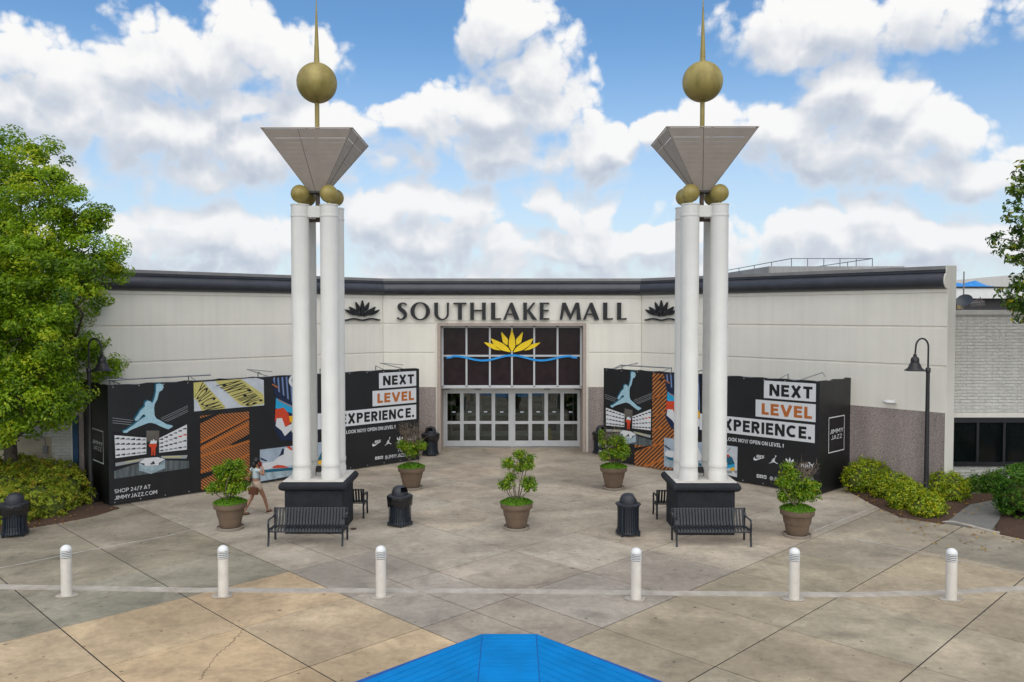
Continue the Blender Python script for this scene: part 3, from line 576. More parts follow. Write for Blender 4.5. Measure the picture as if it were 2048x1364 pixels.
# ------------------------------------------------------------------ sign letters (flared roman capitals, each its own piece)
def arc(cx, cy, rx, ry, a0, a1, n=14): return [(cx + rx * math.cos(R(a0 + (a1 - a0) * i / n)), cy + ry * math.sin(R(a0 + (a1 - a0) * i / n))) for i in range(n + 1)]
def stroke(pts, ws):
    l, r = [], []
    for i, p in enumerate(pts):
        t = Vector(pts[min(i + 1, len(pts) - 1)]) - Vector(pts[max(i - 1, 0)]); t.normalize(); n = Vector((-t.y, t.x)) * ws[i] / 2
        l.append((p[0] + n.x, p[1] + n.y)); r.append((p[0] - n.x, p[1] - n.y))
    return l + r[::-1]
def stem(x, w, fl=.015): return [(x - fl, 0), (x + w + fl, 0), (x + w, .12), (x + w, .88), (x + w + fl, 1), (x - fl, 1), (x, .88), (x, .12)]
def glyph(ch):
    if ch == 'L': return .56, [[(0, 0), (.55, 0), (.57, .12), (.52, .095), (.24, .095), (.24, .88), (.255, 1), (-.01, 1), (.005, .88), (.005, .12)]]
    if ch == 'T': return .75, [[(.255, 0), (.495, 0), (.485, .12), (.485, .895), (.74, .895), (.755, .87), (.75, 1), (0, 1), (-.005, .87), (.01, .895), (.265, .895), (.265, .12)]]
    if ch == 'H': return .92, [[(0, 0), (.24, 0), (.225, .12), (.225, .49), (.695, .49), (.695, .12), (.68, 0), (.92, 0), (.905, .12), (.905, .88), (.92, 1), (.68, 1), (.695, .88), (.695, .585), (.225, .585), (.225, .88), (.24, 1), (0, 1), (.015, .88), (.015, .12)]]
    if ch == 'E': return .57, [[(0, 0), (.56, 0), (.575, .12), (.53, .095), (.235, .095), (.235, .49), (.50, .49), (.53, .46), (.53, .61), (.50, .585), (.235, .585), (.235, .905), (.53, .905), (.57, .88), (.56, 1), (0, 1), (.015, .88), (.015, .12)]]
    if ch == 'A': return .93, [[(-.02, 0), (.13, 0), (.225, .29), (.555, .29), (.66, 0), (.95, 0), (.54, 1), (.40, 1)], [(.255, .365), (.52, .365), (.395, .74)][::-1]]
    if ch == 'K': return .78, [[(0, 0), (.24, 0), (.225, .12), (.225, .50), (.255, .50), (.56, 0), (.83, 0), (.40, .56), (.74, 1), (.60, 1), (.25, .585), (.225, .585), (.225, .88), (.24, 1), (0, 1), (.015, .88), (.015, .12)]]
    if ch == 'M': return 1.20, [[(-.02, 0), (.12, 0), (.255, .66), (.555, 0), (.60, 0), (.955, .70), (.965, 0), (1.22, 0), (1.10, 1), (.90, 1), (.62, .32), (.33, 1), (.13, 1)]]
    if ch == 'O': return 1.12, [arc(.56, .5, .56, .53, 0, 360, 40)[:-1], arc(.56, .5, .335, .455, 0, -360, 40)[:-1]]
    if ch == 'U': return .90, [[(0, 1), (.0, .99)] + arc(.44, .36, .425, .39, 180, 360, 20) + [(.865, .88), (.885, 1), (.735, 1), (.75, .88)] + arc(.485, .38, .265, .32, 0, -180, 20) + [(.22, .88), (.235, 1)]]
    if ch == 'S':
        P = [(.53, .86), (.50, .93), (.40, .975), (.30, .97), (.19, .92), (.125, .83), (.13, .72), (.20, .62), (.32, .53), (.43, .43), (.485, .32), (.47, .19), (.40, .09), (.29, .03), (.18, .02), (.07, .06), (.03, .15)]
        w = [.14, .08, .075, .085, .13, .17, .20, .225, .235, .23, .205, .17, .13, .09, .075, .09, .15]
        # smooth the spine
        t = np.linspace(0, len(P) - 1, 60); px = np.interp(t, range(len(P)), [p[0] for p in P]); py = np.interp(t, range(len(P)), [p[1] for p in P]); ww = np.interp(t, range(len(P)), w)
        ker = np.ones(5) / 5
        sm = lambda v: np.convolve(np.concatenate([[v[0]] * 2, v, [v[-1]] * 2]), ker, 'valid')
        return .60, [stroke(list(zip(sm(px), sm(py))), list(sm(ww)))]
sign = thing('mall_name_sign', 'raised black lettering spelling the mall name above the entrance', 'sign', (0, YW - .05, 5.56))
LP = [('S', 794, 815), ('O', 821, 860), ('U', 868.5, 899), ('T', 907, 933), ('H', 940, 972), ('L', 982, 1002), ('A', 1007, 1038.5), ('K', 1046, 1072.5), ('E', 1079, 1098.5), ('M', 1120, 1161.5), ('A', 1166.5, 1198), ('L', 1206, 1225.5), ('L', 1234, 1253)]
for ch, a, b in LP:
    xa, xb = at(a, 622, YW - .1).x, at(b, 622, YW - .1).x; w, lp = glyph(ch); k = (xb - xa) / w
    if ch == 'U': k = -k; lp = lp
    if k < 0: fx = lambda u, xb=xb, k=-k: xb - u * k
    else: fx = lambda u, xa=xa, k=k: xa + u * k
    if ch == 'U': fx = lambda u, xa=xa, k=-k: xa + u * k
    MB().flat(lp, lambda u, v, d, fx=fx: (fx(u), -.02 - d, v * .715), .085).build('letter', M_letter, sign)
# lotus emblems
def petal(ax, ay, bx, by, w, k=.5):           # leaf shape from root a to tip b
    a, b = Vector((ax, ay)), Vector((bx, by)); d = b - a; n = Vector((-d.y, d.x)).normalized(); l, r = [], []
    for t in np.linspace(0, 1, 13):
        ww = w * math.sin(math.pi * min(1, t ** k * 1.0)) ** .85 if 0 < t < 1 else 0; p = a + d * t; l.append(tuple(p + n * ww)); r.append(tuple(p - n * ww))
    return l + r[-2:0:-1]
PETALS = [[(828, 325), (795, 262), (800, 190), (828, 84), (858, 190), (864, 262)], [(783, 258), (735, 225), (716, 112), (790, 196)], [(872, 258), (922, 225), (942, 112), (868, 196)],
          [(820, 328), (720, 305), (650, 255), (610, 180), (735, 235), (790, 280)], [(838, 328), (935, 305), (1010, 255), (1048, 180), (925, 235), (868, 280)],
          [(718, 308), (650, 298), (590, 268), (540, 222), (640, 240), (675, 280)], [(945, 310), (1010, 298), (1070, 270), (1120, 224), (1025, 245), (985, 282)]]
def rounded(poly, n=2):
    for _ in range(n):
        q = []
        for i in range(len(poly)):
            a, b = poly[i], poly[(i + 1) % len(poly)]; q += [(a[0] * .88 + b[0] * .12, a[1] * .88 + b[1] * .12), (a[0] * .12 + b[0] * .88, a[1] * .12 + b[1] * .88)]
        poly = q
    return poly
em = thing('lotus_emblem', 'yellow lotus with blue wave mounted on the dark entrance window', 'emblem', (0, YV - .12, 3.9))
def z6(p): q = at(860 + p[0] / 5.0515, 640 + p[1] / 5.0515, YV - .12); return (q.x, q.z - 3.9)
def ccw(l): return l if sum(l[i][0] * l[(i + 1) % len(l)][1] - l[(i + 1) % len(l)][0] * l[i][1] for i in range(len(l))) > 0 else l[::-1]
for pt in PETALS:
    MB().flat([ccw([z6(p) for p in rounded(pt, 2)])], lambda u, v, d: (u, -d, v), .04).build('petal', M_yel, em)
wave = [z6((x, 380 + 24 * -math.cos((x - 830) / 290 * math.pi) * (1 if abs(x - 830) < 600 else .6) + 10 * min(1, abs(x - 830) / 640))) for x in range(166, 1496, 22)]
MB().flat([ccw(stroke(wave, [.083] * len(wave)))], lambda u, v, d: (u, -d, v), .035).build('wave', M_bwave, em)
def wall_lotus(f, px_c, label, mir=1):
    s = hit(f.J, f.a, px_c); o = f(s, 0, .05); rz = math.atan2(f.a.y * (1 if f is fR else -1), f.a.x * (1 if f is fR else -1))
    t = thing('lotus_emblem', label, 'emblem', (o[0], o[1], 5.52), rz, 'black lotus emblems on the wing walls')
    k = .0029
    for pt in PETALS:
        MB().flat([ccw([((p[0] - 830) * k * 1.02, (328 - p[1]) * k + .17) for p in rounded(pt, 2)])], lambda u, v, d: (u, -d, v), .07).build('petal', M_letter, t)
    w = [(x * .085 - .85, .06 - .03 * math.cos((x - 10) * .63)) for x in range(21)]
    MB().flat([ccw(stroke(w, [.06] * len(w)))], lambda u, v, d: (u, -d, v), .07).build('wave', M_letter, t)
wall_lotus(fL, 723, 'black lotus emblem on cream wall beside the letter S')
wall_lotus(fR, 1325, 'black lotus emblem on cream wall beside the last letter L')
# ------------------------------------------------------------------ hoardings with printed banner
def flatc(name, c, rough=.5, **k): return pm('print_' + name, c, rough, k.pop('var', .04), k.pop('scale', 4), spec=.35, **k)
M_ban = pm('black_banner_vinyl', (.0085, .009, .0105), .46, .25, .9, bump=.55, bscale=1.8, spec=.5)
def perf(sg=1):
    m = bpy.data.materials.new('print_orange_perforated'); m.use_nodes = True; nt = m.node_tree; L = nt.links; b = nt.nodes['Principled BSDF']
    g = nt.nodes.new('ShaderNodeNewGeometry'); d = nt.nodes.new('ShaderNodeVectorMath'); d.operation = 'DOT_PRODUCT'; d.inputs[1].default_value = (.40 * sg, .40, .62); L.new(g.outputs['Position'], d.inputs[0])
    s = nt.nodes.new('ShaderNodeMath'); s.operation = 'MULTIPLY'; s.inputs[1].default_value = 2 * math.pi / (.062 if sg > 0 else .095); L.new(d.outputs['Value'], s.inputs[0])
    n = nt.nodes.new('ShaderNodeMath'); n.operation = 'SINE'; L.new(s.outputs[0], n.inputs[0])
    r = nt.nodes.new('ShaderNodeMapRange'); r.inputs[1].default_value = -.2; r.inputs[2].default_value = .5; L.new(n.outputs[0], r.inputs[0])
    t = nt.nodes.new('ShaderNodeTexNoise'); t.inputs['Scale'].default_value = 1.2; L.new(g.outputs['Position'], t.inputs['Vector'])
    m1 = nt.nodes.new('ShaderNodeMix'); m1.data_type = 'RGBA'; m1.inputs[6].default_value = (.36, .115, .022, 1); m1.inputs[7].default_value = (.58, .22, .055, 1); L.new(t.outputs[0], m1.inputs[0])
    m2 = nt.nodes.new('ShaderNodeMix'); m2.data_type = 'RGBA'; m2.inputs[6].default_value = (.05, .018, .008, 1); L.new(m1.outputs[2], m2.inputs[7]); L.new(r.outputs[0], m2.inputs[0])
    L.new(m2.outputs[2], b.inputs['Base Color']); b.inputs['Roughness'].default_value = .5; return m
def slatsmat():
    m = bpy.data.materials.new('print_blue_slats'); m.use_nodes = True; nt = m.node_tree; L = nt.links; b = nt.nodes['Principled BSDF']
    g = nt.nodes.new('ShaderNodeNewGeometry'); d = nt.nodes.new('ShaderNodeVectorMath'); d.operation = 'DOT_PRODUCT'; d.inputs[1].default_value = (1, 0, .05); L.new(g.outputs['Position'], d.inputs[0])
    s = nt.nodes.new('ShaderNodeMath'); s.operation = 'MULTIPLY'; s.inputs[1].default_value = 2 * math.pi / .115; L.new(d.outputs['Value'], s.inputs[0])
    n = nt.nodes.new('ShaderNodeMath'); n.operation = 'SINE'; L.new(s.outputs[0], n.inputs[0])
    m2 = nt.nodes.new('ShaderNodeMix'); m2.data_type = 'RGBA'; m2.inputs[6].default_value = (.008, .012, .03, 1); m2.inputs[7].default_value = (.16, .24, .45, 1); L.new(n.outputs[0], m2.inputs[0]); m2.clamp_factor = True
    L.new(m2.outputs[2], b.inputs['Base Color']); b.inputs['Roughness'].default_value = .5; return m
K = dict(white=flatc('white', (.62, .63, .64), .45), offw=flatc('marble', (.50, .53, .57), .45, var=.12, scale=3), black=flatc('black', (.012, .012, .013), .45), orange=flatc('rust', (.42, .125, .025)), perf=perf(), perfr=perf(-1), slats=slatsmat(),
         blue=flatc('ice_blue', (.32, .50, .58), .5, var=.14, scale=14), teal=flatc('deep_teal', (.012, .105, .17)), grey=flatc('grey', (.22, .24, .26), .5, var=.3, scale=5), taupe=flatc('taupe', (.11, .10, .085), .5, var=.3, scale=2),
         marble=flatc('grey_marble', (.30, .38, .42), .45, var=.4, scale=4), red=flatc('red', (.55, .055, .02)), navy=flatc('navy', (.012, .02, .055)), yellow=flatc('yellow', (.75, .40, .01)), khaki=flatc('khaki', (.50, .45, .15), .5, var=.12), cyan=flatc('cyan', (.02, .32, .55)),
         floor=flatc('dark_plank', (.09, .105, .11), .5, var=.6, scale=3, stretch=(4, 4, .4)), line=flatc('pale_line', (.30, .31, .32)), cloud=flatc('blue_grey', (.33, .40, .47), .5, var=.2, scale=2), shoe=flatc('shoe_dark', (.045, .045, .05), .5, var=.5, scale=10))
JUMP = [(545,140),(575,132),(610,140),(617,170),(600,200),(575,210),(555,290),(530,330),(525,370),(530,440),(545,470),(600,500),(650,530),(690,538),(710,545),(690,562),(665,577),(640,570),(590,550),(540,525),(500,515),(470,515),(430,530),(390,545),(330,570),(285,590),(260,612),(222,610),(225,595),(262,580),(310,545),(370,500),(410,470),(440,455),(440,440),(425,430),(410,440),(370,490),(345,497),(335,480),(365,440),(395,390),(435,355),(435,320),(460,298),(490,305),(505,325),(520,300),(535,250),(543,210),(543,170)]
SWOOSH = [(0, .15), (.02, .02), (.10, -.03), (.25, .0), (1, .42), (.30, .17), (.16, .17), (.10, .26), (.13, .40)]
class Banner:
    """flat print on one straight hoarding face: places given as photo points on that face"""
    def __init__(s, parent, P0, P1, flipn):
        s.par = parent; s.P0 = Vector((*P0, 0)); d = Vector((*P1, 0)) - s.P0; s.len = d.length; s.a = d.normalized(); s.n = Vector((s.a.y, -s.a.x, 0)) * flipn; s.lay = 0
    def sz(s, px, py):
        r = ray(px, py); dn = r.dot(s.n); t = (s.P0 - Vector((0, 0, EYE))).dot(s.n) / dn; p = Vector((0, 0, EYE)) + r * t
        return ((p - s.P0).dot(s.a), p.z)
    def f(s, a, b, d=0.): p = s.P0 + s.a * a + s.n * (.012 + .0018 * s.lay + d); return (p.x, p.y, b)
    def poly(s, mb, pts, mat, lay):
        s.lay = lay; mb.use(K[mat] if isinstance(mat, str) else mat); mb.flat([ccw(pts)], lambda a, b, d: s.f(a, b, d))
def pix(ox, oy, sc): return lambda p: (ox + p[0] / sc, oy + p[1] / sc)
ZL = 3.66; BAN = {}
def hoard_body(label, P0, P1, PR, corner_first, zt):
    t = thing('hoarding', label, 'hoarding', (P0[0], P0[1], 0))
    A, B, Rr = Vector((*P0, 0)), Vector((*P1, 0)), Vector((*PR, 0)); near = A if corner_first else B
    def panel(U, V, name, seg):
        d = (V - U); Ln = d.length; a = d.normalized(); n = Vector((a.y, -a.x, 0)); n = n if n.y < 0 else -n
        mb = MB(); rows = []
        for i in range(seg + 1):
            p = U + a * Ln * i / seg
            zt_ = zt + .018 * math.sin(i * 1.7) + .012 * math.sin(i * 3.1 + 1)
            w = [.0025 * math.sin(i * 2.3 + k * 1.1) for k in range(5)]
            rows.append([tuple(p + n * (.0 + w[k]) + Vector((0, 0, .03 + (zt_ - .03) * k / 4))) for k in range(5)] + [tuple(p - n * .05 + Vector((0, 0, zt_))), tuple(p - n * .05 + Vector((0, 0, .03)))])
        mb.loft(rows, True, True); o = mb.build(name, M_ban, t, 30); o.location = -t.location; return o, a, n
    BAN[t.name] = (panel(A, B, 'banner', 40)[0], panel(near, Rr, 'banner', 10)[0])
    # timber/steel framing that shows above and behind the print
    a = (B - A).normalized(); n = Vector((a.y, -a.x, 0)); n = n if n.y < 0 else -n; Ms = pm('galvanised_stud', (.30, .31, .32), .45, .15, 3, metal=.6)
    Ln = (B - A).length
    def bar(p, q, w=.04):
        o = MB().tube([p, q], w / 2, 4).build('stud', Ms, t); o.location = -t.location
    up = lambda s, d, z: A + a * s - n * d + Vector((0, 0, z))
    bar(up(.05, .10, zt - .02), up(Ln - .05, .10, zt - .02), .05); bar(up(.2, .75, zt + .10), up(Ln * .3, .75, zt + .10), .05)
    k = int(Ln / 1.2)
    for i in range(k + 1):
        s = .3 + (Ln - .6) * i / k; bar(up(s, .10, .05), up(s, .10, zt - .03), .05)
        if i % 2 == 0: bar(up(s, .10, zt - .03), up(s, .78, zt + .12), .035); bar(up(s, .78, .05), up(s, .78, zt + .12), .04)
    for s in (.4, Ln * .45, Ln - .7): bar(up(s, .10, zt + .0), up(s, 1.7, zt + .16), .04); bar(up(s + .5, .78, zt + .10), up(s, 1.7, zt + .16), .03)
    mb = MB()                                                     # eyelets and ties along the edges
    for i in range(int(Ln / .75)):
        for z in (.10, zt - .06):
            p = A + a * (.15 + i * .75) + n * .012 + Vector((0, 0, z)); mb.sphere(tuple(p), .016, 6, 4)
    e = mb.build('eyelets', pm('pale_eyelet', (.45, .45, .45), .4, .1, 3), t); e.location = -t.location; e['kind'] = 'stuff'
    return t
def finish(mb, name, t, face=0): return mb.build(name, None, BAN[t.name][face])     # a print is a sub-part of its banner
def store_photo(B, t, conv, name='printed_photo'):
    """printed picture of the shoe store with the leaping-figure mark above it"""
    mb = MB(); q = lambda pts: [conv(p) for p in pts]
    B.poly(mb, q([(118,600),(450,640),(450,1012),(135,1060)]), 'black', 0)
    B.poly(mb, q([(135,1060),(866,955),(866,885),(640,880),(380,905),(135,985)]), 'floor', 1)
    B.poly(mb, q([(450,590),(575,590),(575,700),(450,700)]), 'taupe', 1)
    for quad, nx, ny in (([(140,635),(450,660),(450,818),(150,858)], 6, 4), ([(575,665),(845,530),(845,775),(575,805)], 6, 4)):
        B.poly(mb, q(quad), 'white', 1)
        for i in range(nx):
            for j in range(ny):
                u, v = (i + .5) / nx, (j + .5) / ny
                a = Vector(quad[0]).lerp(Vector(quad[1]), u); b = Vector(quad[3]).lerp(Vector(quad[2]), u); c = a.lerp(b, v); w = abs(quad[1][0] - quad[0][0]) / nx * .42; h = w * .42
                pts = [(c.x - w, c.y + h), (c.x - w, c.y), (c.x - w * .4, c.y - h * .2), (c.x + w * .1, c.y - h), (c.x + w * .8, c.y - h * .9), (c.x + w, c.y + h * .1), (c.x + w * .9, c.y + h)]
                B.poly(mb, q(pts), 'red' if (quad[0][0] > 500 and i >= 4 and j == 1) else ('navy' if rng.random() < .12 else ('grey' if rng.random() < .25 else 'shoe')), 2)
    B.poly(mb, q([(148,905),(440,855),(440,882),(150,938)]), 'line', 2); B.poly(mb, q([(590,838),(852,828),(840,862),(600,862)]), 'line', 2)
    B.poly(mb, q([(250,893),(380,872),(380,880),(250,902)]), 'khaki', 3); B.poly(mb, q([(620,843),(790,838),(790,848),(620,852)]), 'khaki', 3)
    B.poly(mb, q([(380,905),(432,935),(570,930),(632,872),(632,955),(500,1012),(380,978)]), 'marble', 3)
    B.poly(mb, q([(380,903),(440,858),(560,848),(632,870),(570,905),(570,928),(432,933),(432,910)]), 'white', 4)
    B.poly(mb, q([(480,915),(500,905),(515,885),(525,890),(535,915),(500,922)]), 'shoe', 5)
    B.poly(mb, q([(495,682),(508,690),(520,670),(532,690),(548,685),(552,715),(482,718)]), 'white', 5)
    B.poly(mb, q([(472,722),(552,714),(550,748),(538,755),(536,832),(522,832),(517,770),(510,832),(497,832),(497,755),(475,745)]), 'red', 5)
    for (a, b) in (((590,470),(855,345)), ((600,485),(855,362)), ((625,495),(855,385)), ((650,500),(855,402)), ((120,465),(325,490)), ((120,490),(310,510)), ((120,512),(300,530))):
        B.poly(mb, q([a, b, (b[0], b[1] + 4), (a[0], a[1] + 4)]), 'line', 1)
    B.poly(mb, q([(x - 13, y - 10) for x, y in JUMP]), 'teal', 5); B.poly(mb, q(JUMP), 'blue', 6)
    finish(mb, name, t)
def text_line(B, mb, txt, bl, tl, brx, conv, mat, lay, bold=0., width=None):
    (s0, z0), (_, z1) = conv(bl), conv(tl); s1 = conv((brx, bl[1]))[0]
    if width: s0 = s1 - width * (z1 - z0)
    B.lay = lay; mb.use(K[mat]); add_text(mb, txt, s0, s1, z0, z1, B.f, bold); return s0, s1, z0, z1
def rect(s0, s1, z0, z1): return [(s0, z0), (s1, z0), (s1, z1), (s0, z1)]
def sq_text(B, mb, txt, quad, conv, mat, lay, bold=.0):  # lettering stretched over a photo quad bl, br, tr, tl
    Q = [Vector(conv(p)) for p in quad]; B.lay = lay; mb.use(K[mat])
    def f(u, v, d): p = Q[0].lerp(Q[1], u).lerp(Q[3].lerp(Q[2], u), v); return B.f(p.x, p.y, d)
    add_text(mb, txt, 0, 1, 0, 1, f, bold)
def brand_row(B, t, sp, c1):
    """white marks: tick with word, leaping figure, three-leaf mark, cat with word, social squares, two text lines"""
    mb = MB(); w = K['white']
    def place(pts, x0, x1, z0, z1, ax=(0, 1), az=(0, 1)): return [(x0 + (p[0] - ax[0]) / (ax[1] - ax[0]) * (x1 - x0), z0 + (p[1] - az[0]) / (az[1] - az[0]) * (z1 - z0)) for p in pts]
    x0, x1, z0, z1 = sp['tick']; B.poly(mb, place(SWOOSH, x0, x1, z0, z0 + (z1 - z0) * .75, az=(-.03, .42)), 'white', 1)
    B.lay = 2; mb.use(w); add_text(mb, 'NI', x0 + .18 * (x1 - x0), x0 + .38 * (x1 - x0), z0 + (z1 - z0) * .52, z1, lambda a, b, d: B.f(a + (b - z0) * .25, b, d), .05); add_text(mb, 'KE', x0 + .42 * (x1 - x0), x1 - .20 * (x1 - x0), z0 + (z1 - z0) * .52, z1, lambda a, b, d: B.f(a + (b - z0) * .25, b, d), .05)
    x0, x1, z0, z1 = sp['jump']; B.poly(mb, [(x0 + (p[0] - 222) / 488 * (x1 - x0), z1 - (p[1] - 132) / 480 * (z1 - z0)) for p in JUMP], 'white', 1)
    x0, x1, z0, z1 = sp['leaf']; h = z1 - z0; xm = (x0 + x1) / 2; ww = x1 - x0
    for dx, zb, zt in ((0, .36, 1), (-.3, .36, .86), (.3, .36, .86)):
        B.poly(mb, ccw([(xm + dx * ww * .35, z0 + zb * h), (xm + dx * ww * 1.05 - .13 * ww, z0 + (.62) * h), (xm + dx * ww * 1.25, z0 + zt * h), (xm + dx * ww * 1.05 + .13 * ww, z0 + .62 * h)]), 'white', 1 if dx == 0 else 2)
    for k in range(3): zz = z0 + (.34 - k * .055) * h; B.poly(mb, rect(xm - ww * (.36 - .06 * k), xm + ww * (.36 - .06 * k), zz, zz + .032 * h), 'white', 3)
    B.lay = 1; mb.use(w); add_font(mb, 'adidas', x0 + .02, x1 - .02, z0, z0 + .18 * h, B.f, .02)
    x0, x1, z0, z1 = sp['cat']; B.lay = 1; mb.use(w); add_text(mb, 'PUMA', x0, x0 + .72 * (x1 - x0), z0, z0 + .52 * (z1 - z0), B.f, .05)
    cat = [(0, .62), (.18, .82), (.35, .92), (.62, .62), (.80, .66), (.95, .86), (1, .80), (.93, .62), (.80, .50), (.78, .30), (.85, .06), (.76, .10), (.68, .34), (.55, .48), (.36, .62), (.30, .74), (.10, .66)]
    B.poly(mb, ccw([(x0 + (.45 + p[0] * .55) * (x1 - x0), z0 + p[1] * (z1 - z0)) for p in cat]), 'white', 2)
    x0, x1, z0, z1 = sp['soc']; wd = (x1 - x0) / 3.4
    for k, s in enumerate('ofy'):
        a = x0 + k * wd * 1.2; B.poly(mb, rect(a, a + wd, z0, z1), 'white', 1)
        if k == 0: B.poly(mb, ccw(arc(a + wd / 2, (z0 + z1) / 2, wd * .24, wd * .24, 0, 360, 12)[:-1]), 'black', 2)
        elif k == 1: B.lay = 2; mb.use(K['black']); add_font(mb, 'f', a + wd * .35, a + wd * .75, z0, z1 - (z1 - z0) * .15, B.f, .04)
        else: B.poly(mb, ccw([(a + wd * .15, z0 + wd * .25), (a + wd * .55, z0 + wd * .2), (a + wd * .8, z0 + wd * .6), (a + wd * .9, z0 + wd * .75), (a + wd * .6, z0 + wd * .8), (a + wd * .45, z0 + wd * .55), (a + wd * .15, z0 + wd * .75)]), 'black', 2)
    B.lay = 1; mb.use(w)
    for txt, key in (('FOLLOW US', 'fol'), ('@JIMMYJAZZSTORES', 'han')): x0, x1, z0, z1 = sp[key]; add_text(mb, txt, x0, x1, z0, z1, B.f, .0)
    finish(mb, 'printed_marks', t)['kind'] = 'stuff'
def slogan(B, t, cv, boxes, texts, look):
    for (tl, bl, rx, lx), (txt, ttl, tbl, trx, wd) in zip(boxes, texts):
        mb = MB(); s1 = cv((rx, tl[1]))[0]; s0, zt = cv(tl); zb = cv(bl)[1]
        if lx is not None: s0 = lx
        B.poly(mb, rect(s0, s1, zb, zt), 'white', 1)
        text_line(B, mb, txt, tbl, ttl, trx, cv, 'orange' if txt == 'LEVEL' else 'black', 2, .05, wd)
        finish(mb, 'printed_slogan', t)
    mb = MB(); text_line(B, mb, *look); finish(mb, 'printed_slogan', t)
# ---- left hoarding
pL0, pL1, pLR = (-12.13, 24.69), (-3.68, 32.62), (-13.86, 26.55)
hl_ = hoard_body('long black printed hoarding between the tree and the entrance doors', pL0, pL1, pLR, True, ZL)
BL = Banner(hl_, pL0, pL1, 1); c1 = lambda p: BL.sz(*pix(200, 740, 4.873)(p)); c2 = lambda p: BL.sz(*pix(370, 730, 4.872)(p)); c3 = lambda p: BL.sz(*pix(640, 720, 5.929)(p))
store_photo(BL, hl_, c1)
mb = MB(); text_line(BL, mb, 'SHOP 24/7 AT', (140, 1202), (140, 1164), 492, c1, 'white', 1, .005); text_line(BL, mb, 'JIMMYJAZZ.COM', (140, 1266), (140, 1228), 556, c1, 'white', 1, .005); finish(mb, 'printed_web_address', hl_)['kind'] = 'stuff'
mb = MB(); q = lambda pts: [c2(p) for p in pts]      # marble sign picture
BL.poly(mb, q([(82,172),(690,124),(765,146),(770,392),(88,452)]), 'offw', 0)
BL.poly(mb, q([(82,172),(175,162),(390,405),(385,425),(160,445),(120,350),(85,320)]), 'khaki', 1); BL.poly(mb, q([(290,155),(545,136),(762,285),(770,375),(620,405),(540,392)]), 'khaki', 1)
sq_text(BL, mb, 'YOU CAN', [(86,300),(190,445),(372,415),(172,165)], c2, 'black', 2, .02); sq_text(BL, mb, 'ANYTHING', [(300,200),(610,405),(768,350),(520,138)], c2, 'black', 2, .02)
finish(mb, 'printed_photo', hl_)
mb = MB()                                             # perforated rust-coloured sheets
BL.poly(mb, q([(145,495),(622,452),(630,1125),(155,1218)]), 'perf', 0)
for g_ in ([(145,520),(250,487),(335,477),(147,572)], [(150,768),(622,518),(622,530),(150,790)], [(430,778),(628,670),(628,724),(470,778)], [(152,1060),(440,985),(300,1052),(155,1118)]): BL.poly(mb, q(g_), 'black', 1)
for g_ in ([(150,800),(622,560),(622,585),(150,835)], [(150,1030),(330,985),(150,1052)], [(490,930),(628,855),(628,875),(500,945)], [(150,742),(622,500),(622,515),(150,764)], [(150,880),(430,790),(628,735),(628,750),(150,900)]): BL.poly(mb, q(g_), 'orange', 2)
finish(mb, 'printed_photo', hl_)
def clothes(B, t, q):
    mb = MB(); B.poly(mb, q([(845,130),(1100,100),(1190,95),(1190,735),(930,735),(868,620),(880,330)]), 'navy', 0)
    B.poly(mb, q([(850,130),(1000,112),(1190,180),(1190,480),(900,250)]), 'slats', 1); B.poly(mb, q([(845,180),(910,215),(905,228),(845,192)]), 'orange', 2)
    B.poly(mb, ccw([(lambda p: p)(v) for v in q(arc(1090, 155, 82, 72, 0, 360, 20)[:-1])]), 'white', 2); B.poly(mb, ccw(q(arc(1095, 150, 60, 52, 0, 360, 20)[:-1])), 'teal', 3)
    B.poly(mb, q([(885,320),(1190,470),(1190,540),(1040,470),(880,420)]), 'cyan', 2); B.poly(mb, q([(900,330),(1190,480),(1190,488),(900,340)]), 'orange', 3)
    B.poly(mb, q([(878,430),(960,415),(1005,470),(1025,575),(970,605),(940,520),(890,520),(872,560)]), 'red', 3)
    B.poly(mb, q([(880,592),(890,520),(942,516),(975,605),(1058,560),(1190,560),(1190,650),(1060,610),(970,692),(940,640)]), 'white', 4)
    B.poly(mb, q([(1010,498),(1190,480),(1190,555),(1022,558)]), 'yellow', 3); finish(mb, 'printed_photo', t)
clothes(BL, hl_, q)
def sneaker(B, t, q):
    mb = MB(); B.poly(mb, q([(728,825),(1060,785),(1400,742),(1400,1015),(1060,1075),(732,1135)]), 'cloud', 0)
    B.poly(mb, q([(735,990),(760,955),(860,940),(930,880),(955,820),(1000,798),(1060,832),(1110,950),(1060,975),(960,985),(840,1002),(790,1025),(740,1012)]), 'white', 1)
    B.poly(mb, q([(845,992),(900,972),(960,978),(1010,1000),(860,1004)]), 'red', 2); B.poly(mb, q([(740,1022),(1200,985),(1200,1010),(780,1048)]), 'teal', 2)
    B.poly(mb, q([(945,815),(965,812),(960,870),(905,895),(925,870)]), 'navy', 2); B.poly(mb, q([(985,797),(1020,790),(1050,832),(1022,826)]), 'red', 2)
    B.poly(mb, q([(735,900),(800,930),(790,940),(735,920)]), 'navy', 1); B.poly(mb, q([(740,1050),(1190,1012),(1190,1040),(1060,1070),(800,1118)]), 'marble', 1)
    B.poly(mb, q([(1290,930),(1330,840),(1400,800),(1400,960)]), 'teal', 1); B.poly(mb, ccw(q(arc(1320, 950, 28, 24, 0, 360, 14)[:-1])), 'yellow', 3); finish(mb, 'printed_photo', t)
sneaker(BL, hl_, q)
e0 = c3((1138, 520))[0]
